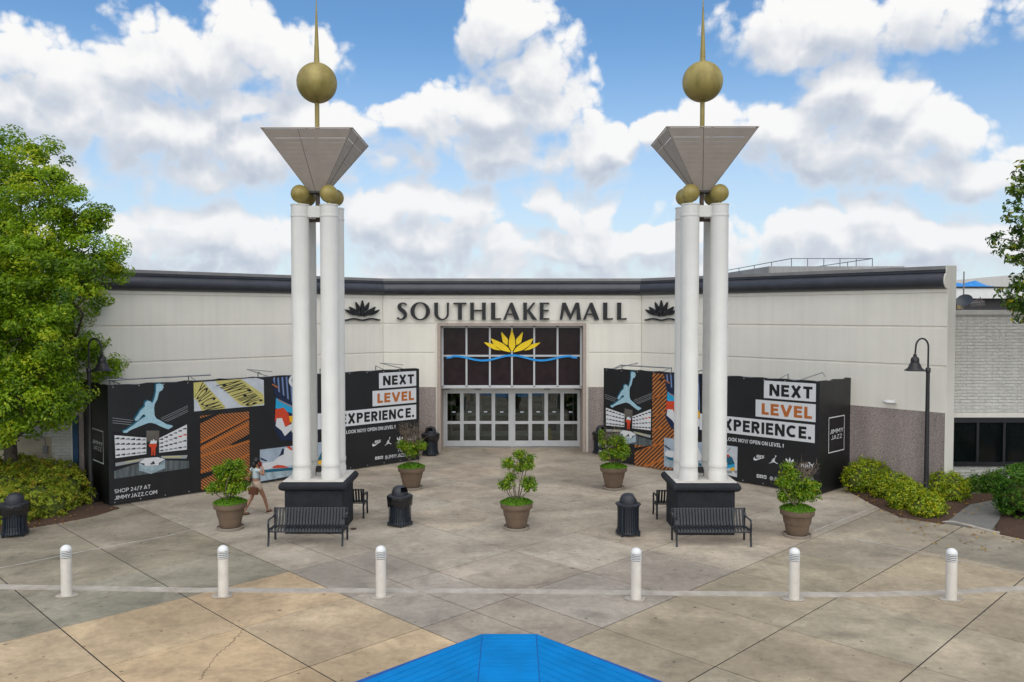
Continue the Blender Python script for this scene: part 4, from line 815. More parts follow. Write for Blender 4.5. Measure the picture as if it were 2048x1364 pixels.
slogan(BL, hl_, c3, [((697,155),(697,338),1138,None), ((620,368),(620,550),1138,None), ((300,605),(300,788),1138,e0 - 5.4)],
       [('NEXT',(745,190),(745,303),1112,None), ('LEVEL',(678,398),(678,512),1112,None), ('EXPERIENCE.',(375,633),(375,752),1112,8.9)],
       ('LOOK NOW OPEN ON LEVEL 1', (383,868),(383,826), 890, c3, 'white', 1, .03, 16.6))
def spec(cv, d):
    o = {}
    for k, (l, tp, r, bt) in d.items(): s0, zt = cv((l, tp)); _, zb = cv((l, bt)); s1 = cv((r, tp))[0]; o[k] = (s0, s1, zb, zt)
    return o
brand_row(BL, hl_, spec(c3, dict(tick=(617,957,725,1027), jump=(765,920,847,1015), leaf=(903,905,985,992), cat=(1035,905,1138,962), soc=(652,1148,745,1182), fol=(925,1052,1138,1088), han=(770,1132,1138,1176))), c3)
# mark on the short return face
def return_mark(P0, P1, flip, t, cv_args, frame, t1, t2):
    B = Banner(t, P0, P1, flip); cv = lambda p: B.sz(*pix(*cv_args)(p)); mb = MB()
    (s0, zt), (s1, _), (_, zb) = cv(frame[0]), cv(frame[1]), cv(frame[2]); w = .035
    if s0 > s1: s0, s1 = s1, s0
    B.lay = 0; mb.use(K['white'])
    for r in (rect(s0, s1, zt - w, zt), rect(s0, s1, zb, zb + w), rect(s0, s0 + w, zb + w, zt - w), rect(s1 - w, s1, zb + w, zt - w)): B.poly(mb, r, 'white', 0)
    m = (s0 + s1) / 2; hw = (s1 - s0) * .43; h = (zt - zb); zm = (zt + zb) / 2
    rev = B.a.x < 0
    f = (lambda a, b, d: B.f(2 * m - a, b, d)) if rev else B.f
    B.lay = 1; mb.use(K['white']); add_text(mb, 'JIMMY', m - hw, m + hw, zm + .03 * h, zm + .15 * h, f, .01); add_text(mb, 'JAZZ', m - hw * .8, m + hw * .8, zm - .14 * h, zm - .02 * h, f, .0)
    finish(mb, 'printed_marks', t, 1)['kind'] = 'stuff'
return_mark(pLR, pL0, 1, hl_, (0, 860, 5.457), [(1000, -30), (1130, 0), (1000, 318)], None, None)
# ---- right hoarding
pR0, pR1, pRR = (3.62, 32.51), (9.80, 26.20), (11.54, 27.82)
hr_ = hoard_body('black printed hoarding between entrance doors and yellow-green shrubs', pR0, pR1, pRR, False, ZL)
BR = Banner(hr_, pR0, pR1, 1); c4 = lambda p: BR.sz(*pix(1190, 720, 5.682)(p)); c5 = lambda p: BR.sz(*pix(1420, 730, 4.87)(p))
sA, sB = c1((120, 600))[0], c1((866, 955))[0]; rA, rB = c4((112, 900))[0], c4((650, 900))[0]
dzr = c4((445, 134))[1] - c1((575, 132))[1]
def conv_r(p): s, z = c1(p); return (rA + (s - sA) / (sB - sA) * (rB - rA), z + dzr)
qr = lambda pts: [c4(p) for p in pts]
mb = MB(); BR.poly(mb, qr([(655,150),(790,160),(905,170),(905,1256),(790,1243),(450,1198),(455,955),(652,962)]), 'perfr', 0)
for g_ in ([(668,245),(785,200),(785,212),(668,255)], [(655,430),(785,385),(785,402),(655,444)], [(655,640),(785,585),(785,600),(655,650)], [(655,790),(785,750),(785,765),(655,805)], [(455,990),(650,965),(780,935),(780,950),(455,1040)], [(540,1205),(785,1110),(785,1130),(600,1215)]): BR.poly(mb, qr(g_), 'orange', 1)
for g_ in ([(690,235),(785,202),(785,232)], [(655,444),(785,402),(785,408),(655,452)], [(455,995),(640,968),(560,1005),(455,1042)], [(650,650),(720,620),(650,660)]): BR.poly(mb, qr(g_), 'black', 2)
finish(mb, 'printed_photo', hr_)
store_photo(BR, hr_, conv_r)
mb = MB(); _z0, _z1 = c1((140, 1208))[1], c1((140, 1166))[1]; _s1 = c4((392, 1100))[0]; BR.lay = 1; mb.use(K['white'])
add_text(mb, 'JIMMYJAZZ.COM', _s1 - 1.55, _s1, c4((392, 1104))[1], c4((392, 1072))[1], BR.f, .005); add_text(mb, 'SHOP 24/7 AT', _s1 - 1.55, _s1 - .35, c4((392, 1104))[1] + .26, c4((392, 1072))[1] + .26, BR.f, .005); finish(mb, 'printed_web_address', hr_)['kind'] = 'stuff'
def remap(q, src0, src1, dst):                        # the same print, repeated on this face
    (a0, a1), (b0, b1) = src0, src1
    return lambda pts: [(dst[0] + (p[0] - a0) / (a1 - a0) * (dst[1] - dst[0]), dst[2] + (p[1] - b0) / (b1 - b0) * (dst[3] - dst[2])) for p in q(pts)]
k0, k1 = q([(845, 130)])[0], q([(1190, 735)])[0]; d0, d1 = c4((785, 165)), c4((785, 800))
class Off:                                            # lay later prints proud of the sheets below
    pass
BR2 = Banner(hr_, pR0, pR1, 1); BR2.P0 = BR2.P0 + BR2.n * .006
clothes(BR2, hr_, remap(q, (k0[0], k1[0]), (k1[1], k0[1]), (d0[0], d0[0] + 1.55, d1[1], d0[1])))
k0, k1 = q([(728, 825)])[0], q([(1400, 742)])[0]; d0, d1 = c4((788, 880)), c4((788, 1210)); kb = q([(732, 1135)])[0]; e1 = c5((272, 800))[0]
sneaker(BR2, hr_, remap(q, (k0[0], k1[0]), (kb[1], k0[1]), (d0[0], e1, d1[1], d0[1])))
mb = MB(); q5 = lambda pts: [c5(p) for p in pts]; BR3 = Banner(hr_, pR0, pR1, 1); BR3.P0 = BR3.P0 + BR3.n * .014
for pts, m_ in (([(100,770),(272,800),(267,1093),(100,1050)], 'offw'), ([(120,880),(175,870),(220,900),(245,960),(200,985),(120,975)], 'teal'), ([(165,885),(178,868),(195,880),(188,900)], 'red'), ([(110,980),(245,965),(242,1000),(110,1010)], 'cyan'), ([(190,1025),(225,990),(245,1010),(243,1028)], 'yellow'), ([(100,1035),(267,1028),(267,1050),(100,1050)], 'grey'), ([(215,1036),(232,1080),(255,1085),(240,1036)], 'white'), ([(170,840),(205,800),(208,806),(176,846)], 'grey')):
    BR3.poly(mb, q5(pts), m_, {'offw': 0, 'teal': 1, 'red': 2, 'cyan': 2, 'yellow': 3, 'grey': 3, 'white': 4}[m_])
finish(mb, 'printed_photo', hr_)
e0 = c5((1027, 575))[0]
slogan(BR, hr_, c5, [((528,150),(528,320),1035,None), ((447,335),(447,500),1033,None), ((160,497),(160,660),1025,e0 - 5.4)],
       [('NEXT',(580,185),(580,298),1000,None), ('LEVEL',(505,370),(505,480),995,None), ('EXPERIENCE.',(210,527),(210,638),988,8.9)],
       ('LOOK NOW OPEN ON LEVEL 1', (210,742),(210,706), 718, c5, 'white', 1, .03, 16.6))
brand_row(BR, hr_, spec(c5, dict(tick=(425,868,540,928), jump=(577,872,666,958), leaf=(732,890,825,980), cat=(890,928,1016,994), soc=(457,1062,552,1094), fol=(772,1058,1013,1092), han=(585,1082,1013,1118))), c5)
return_mark(pR1, pRR, 1, hr_, (1420, 730, 4.87), [(1153, 512), (1308, 485), (1153, 862)], None, None)
# small blue-painted strip of plywood closing the gap at the far-left hoarding end
bp_ = thing('plywood_strip', 'narrow blue painted plywood strip behind the street lamp by the tree', 'panel', (-14.0, 26.35, 0))
MB().bbox(-.09, .09, -.03, .03, 0, 2.55, .006).build('board', pm('blue_plywood', (.006, .045, .10), .6, .2, 3), bp_)
# ------------------------------------------------------------------ the two gateway towers
M_gold = pm('weathered_gold_paint', (.25, .19, .040), .48, .0, 2.2, col2=(.40, .32, .10), metal=.10, streak=.25, spec=.5)
M_col = pm('white_column_enamel', (.66, .645, .595), .5, .04, 2, streak=.10, spec=.45)
M_base = pm('charcoal_stucco', (.019, .021, .026), .8, .25, 3, bump=.35, bscale=160, spec=.3)
M_cap = pm('pale_stone_cap', (.58, .55, .50), .7, .08, 5, streak=.1)
def perfsteel():
    m = pm('perforated_bronze_sheet', (.42, .365, .315), .5, .06, 3, metal=.1, spec=.4)
    return m
M_perf = perfsteel()
M_post = pm('rusty_steel_post', (.12, .085, .065), .7, .3, 8)
def tower(x, y, label):
    t = thing('gateway_tower', label, 'tower', (x, y, 0), 0, 'gateway towers before the entrance')
    MB().bbox(-.755, .755, -.77, .77, -.01, 1.20, .01).build('base', M_base, t)
    b = MB(); h = .755 + .03; n = 12                                   # bull-nosed roll round the base
    prof = [(h - .05 + .155 * max(0, math.cos(a)) if True else 0, 1.265 + .13 * math.sin(a)) for a in np.linspace(-math.pi / 2, math.pi / 2, n)]
    b.loft([[(-r, -r, z), (r, -r, z), (r, r, z), (-r, r, z)] for r, z in prof]); b.build('roll_moulding', M_base, t, 60)
    MB().bbox(-.80, .80, -.80, .80, 1.34, 1.403, .008).build('cap_slab', M_cap, t)
    for sx in (-1, 1):
        for sy in (-1, 1):
            cx, cy = sx * .385, sy * .385; r = .236
            MB().lathe([(r + .016, 1.404), (r + .016, 1.60), (r + .003, 1.62), (r + .003, 1.74), (r + .014, 1.75), (r + .014, 1.85), (r, 1.87), (r, 8.36), (r + .01, 8.37), (r + .01, 8.42), (r, 8.43), (r, 8.66), (r + .012, 8.67), (r + .012, 8.70), (r - .03, 8.705)], 40, (cx, cy, 0)).build('column', M_col, t, 35)
            MB().lathe([(.055, 8.70), (.055, 8.79)], 14, (cx, cy, 0)).build('ball_neck', M_gold, t, 40)
            MB().sphere((cx, cy, 8.985), .238, 36, 20).build('ball', M_gold, t, 'all')
    for sx in (-1, 1):
        MB().box(-.16, .16, sx * .385 - .07, sx * .385 + .07, 8.36, 8.66).build('tie_beam', M_col, t); MB().box(sx * .385 - .07, sx * .385 + .07, -.16, .16, 8.362, 8.658).build('tie_beam', M_col, t)
    MB().box(-.05, .05, -.05, .05, 8.30, 9.12).build('post', M_post, t); MB().box(-.28, .28, -.045, .045, 8.28, 8.355).build('post_bracket', M_post, t)
    zt, zb, wt, wb = 10.55, 9.09, 1.17, .20
    M_seam = pm('dark_seam', (.05, .045, .04), .6, .1, 3)
    for k in range(4):                                                  # four perforated faces, real round holes in rows
        rot = Matrix.Rotation(k * math.pi / 2, 4, 'Z'); loops = [[(-wb, 0), (wb, 0), (wt, 1), (-wt, 1)]]
        for j in range(13):
            v = .045 + j * .0725; v = .985 if j == 12 else v
            half = wb + (wt - wb) * v - .07; m = max(1, int(half / .062))
            rr = .012 if j >= 11 else .007
            for i in range(-m, m + 1):
                if j < 11 and (i * 7 + j * 5 + k) % 9 == 0 or abs(i) <= 0 and j > 9: continue
                u = i * .062
                if abs(u) < .03: continue
                if abs(u) > half: continue
                loops.append([(u + rr * math.cos(-a), v + rr / 1.75 * math.sin(-a)) for a in np.linspace(0, 2 * math.pi, 7)[:-1]])
        MB().flat(loops, lambda u, v, d: tuple(rot @ Vector((u, -(wb + (wt - wb) * v), zb + (zt - zb) * v)))).build('cone_face', M_perf, t)
        for u0, u1 in ((-.02, -.23), (wb, wt)):
            mb = MB(); a = rot @ Vector((u0, -wb - .004, zb)); b_ = rot @ Vector((u1, -wt - .004, zt)); mb.tube([a, b_], .0045, 4).build('seam', M_seam, t)
        mb = MB(); mb.tube([rot @ Vector((-wt, -wt, zt)), rot @ Vector((wt, -wt, zt))], .014, 6).build('rim', M_perf, t)
    MB().box(-.21, .21, -.21, .21, zb - .05, zb).build('cone_foot', M_seam, t)
    MB().lathe([(.062, zb), (.062, 11.5)], 16).build('mast', M_gold, t, 40)
    MB().sphere((0, 0, 12.0), .535, 56, 32).build('globe', M_gold, t, 'all')
    MB().lathe([(.075, 12.52), (.066, 12.8), (.03, 13.7), (.008, 14.25)], 16).build('spire', M_gold, t, 40)
    # uplight standing between the columns
    MB().box(-.09, .09, -.05, .05, 1.50, 1.66).build('uplight', M_black, t); MB().tube([(-.11, 0, 1.41), (-.11, 0, 1.6), (.11, 0, 1.6), (.11, 0, 1.41)], .012, 6).build('uplight_bracket', M_post, t)
tower(-5.24, 22.37, 'white four-column tower with gold globe, nearer the walking woman')
tower(5.09, 22.25, 'white four-column tower with gold globe, nearer the lone hillside lamp'.replace('lone hillside lamp', 'yellow-green shrubs'))
# ------------------------------------------------------------------ bollards
M_bol = pm('cream_bollard_paint', (.62, .565, .49), .7, .0, 5, col2=(.72, .68, .61), bump=.15, bscale=60, streak=.12)
M_bolw = pm('white_bollard_head', (.74, .74, .72), .5, .04, 5)
bl0 = thing('bollard', 'x', 'bollard', (0, 0, 0), 0, 'bollards in a row across the forecourt')
MB().lathe([(.107, -.02), (.105, .79)], 28).build('post', M_bol, bl0, 40)
mb = MB()
for i in range(4): z = .812 + i * .037; mb.lathe([(.09, z - .008), (.108, z - .006), (.108, z + .008), (.09, z + .010)], 28)
mb.build('louvre', M_bolw, bl0, 40); MB().lathe([(.085, .78), (.085, .96)], 16).build('lamp_core', pm('louvre_gap_shade', (.10, .097, .09), .7, .1, 3), bl0, 40)  # dark core colour paints the shade between the louvres
MB().lathe([(.108, .945)] + [(.108 * math.cos(a), .955 + .10 * math.sin(a)) for a in np.linspace(0, 1.5, 8)], 28).build('dome', M_bolw, bl0, 60)
BP = [(133.5, 1191, 'white bollard farthest to the left, nearest the tree'), (447, 1192, 'white bollard in front of the leftmost planter and woman'), (762, 1193, 'white bollard in front of the bag-lined litter bin'),
      (1272, 1198, 'white bollard in front of the uncovered litter bin'), (1588, 1198, 'white bollard in front of the rightmost planter'), (1902, 1199, 'white bollard farthest to the right, nearest the street lamp')]
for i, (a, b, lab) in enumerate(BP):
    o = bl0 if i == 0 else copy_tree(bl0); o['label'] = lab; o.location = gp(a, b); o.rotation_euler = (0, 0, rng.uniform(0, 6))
    w = [gp(a, b) + Vector((.24 * math.cos(k) * rng.uniform(.75, 1.2) , .17 * math.sin(k) * rng.uniform(.7, 1.2), 0)) for k in np.linspace(0, 2 * math.pi, 12)[:-1]]
    mb = MB(); mb.flat([[(p.x, p.y) for p in w]], lambda u, v, d: (u, v, .004 + d), .012); mb.build('mortar_patch', M_kerb, None)['kind'] = 'structure'
# ------------------------------------------------------------------ benches
M_bench = pm('navy_black_steel', (.012, .015, .019), .42, .2, 5, spec=.45)
bn = thing('bench', 'x', 'bench', (0, 0, 0), 0, 'black slatted benches round the tower bases')
prof = [(.0, .84), (-.012, .825), (-.04, .74), (-.10, .52), (-.135, .445), (-.18, .415), (-.26, .408), (-.38, .42), (-.47, .425), (-.525, .405), (-.55, .36)]
prof = list(zip(np.interp(np.linspace(0, 10, 26), range(11), [p[0] for p in prof]), np.interp(np.linspace(0, 10, 26), range(11), [p[1] for p in prof])))
sm_ = MB().strip(prof, -.026, .026, .008).mesh('slat', 50); sm_.materials.append(M_bench)
for i in range(23):
    o = link('slat', sm_, bn); o.location = (-.858 + i * .078, 0, 0)
for sx in (-1, 1):
    x = sx * .925
    MB().strip([(.015, 0), (.01, .35), (.0, .60), (.015, .84)], x - .025, x + .025, .022).build('back_leg', M_bench, bn)
    MB().strip([(-.62, 0), (-.60, .08), (-.575, .22), (-.57, .36), (-.59, .50), (-.595, .58), (-.56, .64), (-.50, .655), (-.30, .65), (-.12, .64), (-.06, .67), (-.03, .72)], x - .025, x + .025, .014).build('armrest', M_bench, bn, 50)
    MB().strip([(-.60, .38), (-.45, .40), (-.20, .39), (-.02, .37)], x - .02, x + .02, .03).build('seat_rail', M_bench, bn)
MB().tube([(-.93, .012, .815), (.93, .012, .815)], .018, 8).build('top_rail', M_bench, bn); MB().tube([(-.93, -.545, .35), (.93, -.545, .35)], .018, 8).build('front_rail', M_bench, bn); MB().tube([(-.93, -.15, .40), (.93, -.15, .40)], .016, 8).build('rear_rail', M_bench, bn)
for i, (x, y, rz, lab) in enumerate([(-5.16, 21.03, 0, 'black slatted bench facing forward, at the tower nearer the woman'), (5.03, 20.98, 0, 'black slatted bench facing forward, at the tower nearer the shrubs'),
                                     (-5.14, 23.26, math.pi, 'black bench facing the doors, mostly hidden behind the woman-side tower'), (5.02, 23.14, math.pi, 'black bench facing the doors, mostly hidden behind the shrub-side tower')]):
    o = bn if i == 0 else copy_tree(bn); o.location = (x, y, 0); o.rotation_euler = (0, 0, rz); o['label'] = lab
# ------------------------------------------------------------------ litter bins
M_bin = pm('navy_bin_steel', (.012, .018, .027), .42, .2, 5, spec=.5)
M_binlid = pm('charcoal_bin_lid', (.024, .026, .032), .5, .2, 6, spec=.45)
M_bag = pm('black_bin_bag', (.008, .008, .009), .22, .3, 5, bump=.6, bscale=22, spec=.6)
def litter_bin(p, label, bag, rz, sc=1.):
    t = thing('litter_bin', label, 'litter bin', p, rz, 'black slatted litter bins'); t.scale = (sc, sc, sc)
    mb = MB(); n = 30
    rad = [(.06, .315), (.12, .29), (.25, .272), (.5, .27), (.70, .275), (.80, .285)]
    for k in range(n):
        M = Matrix.Rotation(2 * math.pi * k / n, 4, 'Z'); rg = [[tuple(M @ Vector((x, r + d, z))) for x, d in ((-.019, -.004), (.019, -.004), (.019, .006), (-.019, .006))] for z, r in rad]; mb.loft(rg)
    o = mb.build('slats', M_bin, t); o['kind'] = 'stuff'
    MB().lathe([(.245, .07), (.245, .79)], 28).build('liner', M_black, t, 40)
    for z, r in ((.075, .322), (.775, .295)): MB().lathe([(r - .02, z - .014), (r + .006, z - .014), (r + .006, z + .014), (r - .02, z + .014), (r - .02, z - .014)], 32, capa=False, capb=False).build('hoop', M_bin, t, 40)
    for k in range(4):
        a = math.pi / 4 + k * math.pi / 2; MB().box(-.02, .02, .30, .345, 0, .10, Matrix.Rotation(a, 4, 'Z')).build('foot', M_bin, t)
        MB().box(-.018, .018, .285, .305, .08, .78, Matrix.Rotation(a, 4, 'Z')).build('stay', M_bin, t)
    MB().lathe([(.315, .80), (.335, .805), (.335, .828), (.30, .845), (.245, .85)], 36).build('lid_rim', M_binlid, t, 40)
    # dome lid with a mouth cut into its front
    mb = MB(); R_ = .225; nseg, nr = 36, 10; vs = {}
    for i in range(nr + 1):
        e = i / nr * math.pi / 2
        for j in range(nseg):
            a = 2 * math.pi * j / nseg; r = R_ * math.cos(e) ** .75 if e < 1.56 else .0; vs[i, j] = (r * math.cos(a), r * math.sin(a), .852 + .245 * math.sin(e) ** .85)
    P_ = []; idx = {}
    for k, v in vs.items(): idx[k] = len(P_); P_.append(v)
    F_ = []
    for i in range(nr):
        for j in range(nseg):
            a = (j + .5) / nseg * 360
            if 2 <= i <= 5 and (abs((a - 270 + 180) % 360 - 180) < 38): continue
            F_.append((idx[i, j], idx[i, (j + 1) % nseg], idx[i + 1, (j + 1) % nseg], idx[i + 1, j]))
    mb.add(P_, F_); mb.build('dome_lid', M_binlid, t, 60)
    if bag:
        mb = MB(); rg = []
        for z, r in ((.80, .305), (.815, .345), (.78, .352), (.66, .335), (.56, .322)):
            rg.append([((r + .014 * math.sin(j * 2.2 + z * 30) + .010 * math.sin(j * 5.1)) * math.cos(2 * math.pi * j / 40), (r + .014 * math.sin(j * 2.2 + z * 30)) * math.sin(2 * math.pi * j / 40), z + (.045 * math.sin(j * .62 + 1) + .02 * math.sin(j * 1.9) if z < .6 else 0)) for j in range(40)])
        mb.loft(rg, False, False).build('bin_bag', M_bag, t, 60)
litter_bin(gp(30, 1070), 'black litter bin with bag beside the clipped green hedge', True, R(-70), 1.02)
litter_bin(gp(800, 1050), 'black litter bin with bag folded over, on open paving', True, R(55))
litter_bin(gp(1256, 1069), 'black litter bin without a bag, on open paving', False, R(100))
litter_bin(gp(861, 910), 'black litter bin with bag against the speckled wall by the doors', True, R(-10), 1.08)
litter_bin(gp(1203, 907), 'black litter bin half hidden behind a planter by the doors', True, R(30), 1.08)
# ------------------------------------------------------------------ street lamps
M_lamp = pm('dark_bronze_lamp', (.020, .019, .020), .45, .2, 4, spec=.5)
def lamp(px, py, side, label, hgt=4.05):
    p = at(px, py, 24.95); p.z = 0; t = thing('street_lamp', label, 'street lamp', p, 0, 'gooseneck street lamps')
    MB().bbox(-.17, .17, -.17, .17, -.02, .36, .02).build('plinth', M_lamp, t); MB().lathe([(.085, .36), (.075, .42), (.068, 1.0), (.055, hgt - .02), (.075, hgt), (.075, hgt + .10), (.05, hgt + .13)], 20).build('pole', M_lamp, t, 40)
    r = .19; pts = [(0, 0, hgt + .1), (0, 0, hgt + .75)] + [(side * (r - r * math.cos(a)), 0, hgt + .75 + .26 * math.sin(a)) for a in np.linspace(.25, math.pi, 12)] + [(side * 2 * r + side * .02, 0, hgt + .52)]
    MB().tube(pts, .027, 10).build('gooseneck', M_lamp, t, 50)
    c = (side * (2 * r + .02), 0, 0); z = hgt + .52
    shd = MB().lathe([(.03, z + .02), (.055, z), (.05, z - .05), (.075, z - .07), (.115, z - .11), (.125, z - .20), (.12, z - .24), (.15, z - .28), (.20, z - .40), (.30, z - .475), (.30, z - .49), (.19, z - .41), (.13, z - .29), (.05, z - .2)], 28, c).build('shade', M_lamp, t, 40)
    MB().sphere((c[0], 0, z - .36), .07, 12, 8).build('bulb', pm('unlit_bulb_glass', (.5, .5, .48), .3, .02, 2), shd, 'all')
lamp(182, 988, 1, 'dark gooseneck street lamp between tree and hoarding')
lamp(1852, 984, -1, 'dark gooseneck street lamp rising from the yellow-green shrubs')
# floodlight on the right wing wall
s_ = hit(fR.J, fR.a, 1792); o_ = fR(s_, 0, .02); zq = at(1790, 803, o_[1]).z
fl = thing('wall_floodlight', 'small white floodlight fixed on the speckled wall', 'floodlight', (o_[0], o_[1], zq), math.atan2(fR.a.y, fR.a.x))
MB().bbox(-.06, .06, -.03, .0, -.06, .06, .01).build('back_plate', M_white, fl); MB().tube([(0, -.02, 0), (-.02, -.16, -.01)], .025, 8).build('arm', M_white, fl)
MB().sphere((-.06, -.27, .0), .15, 20, 10, (1.35, .9, .5)).build('lamp_head', M_white, fl, 'all')
# ------------------------------------------------------------------ side walls of painted brick and what stands on the roofs
bwr = thing('brick_building', 'pale painted brick building with dark window beside the shrubs', 'building', (15.2, 26.3, 0)); X0 = at(1905, 700, 26.35).x
def wl(o): o.location = -o.parent.location; return o
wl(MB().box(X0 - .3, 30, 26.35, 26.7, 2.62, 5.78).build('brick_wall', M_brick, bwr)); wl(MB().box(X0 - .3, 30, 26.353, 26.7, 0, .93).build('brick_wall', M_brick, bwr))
wl(MB().box(X0 - .35, 30, 26.28, 26.75, 5.78, 5.93).build('coping', pm('cream_coping', (.50, .48, .44), .7, .06, 2, streak=.1), bwr))
wl(MB().box(X0 - .3, 30, 26.33, 26.7, 2.49, 2.62).build('soffit_band', M_wallb, bwr))
M_wfr = pm('black_window_frame', (.012, .012, .014), .4, .15, 5)
xw = [X0 - .12, at(1955, 880, 26.3).x, at(2008, 880, 26.3).x, at(2065, 880, 26.3).x, 18.5, 20]
for z0, z1 in ((2.33, 2.49), (.93, 1.06)): wl(MB().box(xw[0], 20, 26.26, 26.42, z0, z1).build('window_frame', M_wfr, bwr))
for x in xw: wl(MB().box(x - .04, x + .04, 26.28, 26.40, 1.06, 2.33).build('window_frame', M_wfr, bwr))
for a, b in zip(xw, xw[1:]): wl(MB().box(a + .04, b - .04, 26.33, 26.345, 1.06, 2.33).build('window_pane', M_dglass, bwr))
wl(MB().box(X0 - .3, 30, 26.72, 60, 5.5, 5.6).build('roof', M_trim, bwr))
bwl = thing('brick_building', 'pale painted brick wall partly hidden by the green tree', 'building', (-16, 27.2, 0)); XL = -14.35
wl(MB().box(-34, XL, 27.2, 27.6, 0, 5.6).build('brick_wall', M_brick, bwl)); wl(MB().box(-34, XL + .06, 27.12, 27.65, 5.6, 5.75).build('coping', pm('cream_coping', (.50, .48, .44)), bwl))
wl(MB().box(-34, XL - .9, 27.185, 27.199, 0, 1.75).build('stained_skirt', pm('tan_stained_brick', (.46, .39, .29), .9, .15, 2, bump=.5, bscale=20), bwl))
mb = MB(); mb.tube([(-20, 27.14, 1.78), (XL - 1.25, 27.14, 1.78), (XL - 1.08, 27.14, 1.66), (XL - 1.05, 27.14, .7)], .018, 6); wl(mb.build('conduit', M_trim, bwl)); wl(MB().bbox(XL - 1.12, XL - .98, 27.05, 27.15, 1.2, 1.45, .01).build('junction_box', M_trim, bwl))
# rooftop things at the right
rf = thing('roof_storey', 'low white fascia storey with dark openings behind the brick parapet', 'building', (18, 40, 0))
Yr = 40.; zr = lambda y: at(1960, y, Yr).z
wl(MB().box(18.5, 40, Yr, Yr + 4, 5.5, zr(597)).build('dark_wall', pm('dark_roof_wall', (.045, .042, .042), .7, .15, 1), rf)); wl(MB().box(18.4, 40, Yr - .5, Yr + 4, zr(597), zr(577)).build('fascia', M_white, rf)); wl(MB().box(18.4, 40, Yr - .55, Yr + 4.1, zr(577) + .002, zr(574)).build('eaves', M_black, rf))
for a, b in ((1897, 1912), (1914, 1925)): wl(MB().box(at(a, 600, Yr).x, at(b, 600, Yr).x, Yr - .02, Yr - .003, zr(618), zr(604)).build('window', pm('amber_glass', (.30, .22, .09), .3, .1, 4), rf))
tp = thing('tarpaulin', 'bright blue tarpaulin heaped over the roof edge', 'tarpaulin', (21, 41, zr(574)))
mb = MB(); prf = [(1896, 570), (1908, 563), (1918, 566), (1926, 567), (1938, 564), (1951, 561), (1962, 566), (1975, 571), (1988, 573.6)]
rg = [[tuple(at(x, 574, 41.) - tp.location - Vector((0, .6, -.005))), tuple(at(x, y, 41.6) - tp.location), tuple(at(x, y + 1, 42.2) - tp.location), tuple(at(x, 574, 43) - tp.location)] for x, y in prf]
mb.loft(rg).build('sheet', pm('blue_tarpaulin', (.02, .25, .66), .5, .10, 3, bump=.4, bscale=4), tp)
fw = thing('anchor_store', 'long pale grey upper wall rising far behind the blue tarpaulin', 'building', (40, 75, 0))
A_, B_ = at(1890, 562, 84), at(2090, 544, 80); mb = MB(); mb.add([(A_.x, A_.y, 5), (B_.x, B_.y, 5), tuple(B_), tuple(A_), (A_.x + 6, A_.y + 12, 5), (B_.x + 6, B_.y + 12, 5), (B_.x + 6, B_.y + 12, B_.z), (A_.x + 6, A_.y + 12, A_.z)], [(0, 1, 2, 3), (3, 2, 6, 7), (0, 3, 7, 4), (1, 5, 6, 2), (4, 7, 6, 5)]); wl(mb.build('wall', pm('pale_grey_block', (.60, .58, .54), .85, .06, .6, streak=.08), fw))
sd = thing('satellite_dish', 'dark satellite dish on a tripod above the brick parapet', 'satellite dish', (at(1928, 618, 28).x, 28, 5.88))
mb = MB(); rg = []
Mx = Matrix.Translation((0, -.05, .36)) @ Matrix.Rotation(R(-50), 4, 'Z') @ Matrix.Rotation(R(62), 4, 'X')
for r, z in ((.02, 0), (.12, .012), (.22, .04), (.27, .06)): rg.append([tuple(Mx @ Vector((r * math.cos(a), r * .85 * math.sin(a), z))) for a in np.linspace(0, 2 * math.pi, 21)[:-1]])
mb.loft(rg, True, False).build('dish', pm('dark_dish', (.05, .06, .075), .45, .1, 4), sd, 60)
MB().tube([(0, .05, 0), (0, .02, .34)], .025, 6).build('stand', M_trim, sd); MB().tube([(.1, 0, .25), (.30, -.15, .36), (.33, -.2, .42)], .014, 6).build('feed_arm', M_trim, sd); MB().tube([(-.15, .1, 0), (0, .03, .25)], .014, 6).build('brace', M_trim, sd)
ms = thing('mast', 'thin grey mast standing behind the satellite dish', 'mast', (at(1927, 600, 30).x, 30, 5.6)); MB().lathe([(.028, 0), (.022, at(1927, 543, 30).z - 5.6)], 8).build('pole', M_trim, ms)
an = thing('tv_antenna', 'rusty television antenna with many rods above the parapet', 'antenna', (at(1960, 618, 28).x, 28, 5.86))
MB().tube([(0, 0, 0), (0, 0, .52)], .015, 6).build('pole', M_post, an); MB().tube([(-.35, 0, .30), (.15, 0, .36)], .012, 6).build('boom', M_trim, an)
for k in range(9): MB().tube([(-.33 + k * .055, -.12, .28 + k * .006 - .09), (-.33 + k * .055, .12, .30 + k * .006 + .09)], .007, 5).build('rod', M_trim, an)
for k in range(5): MB().tube([(-.12, 0, .2 + k * .06), (.16, .02, .22 + k * .06)], .006, 5).build('rod', M_post, an)
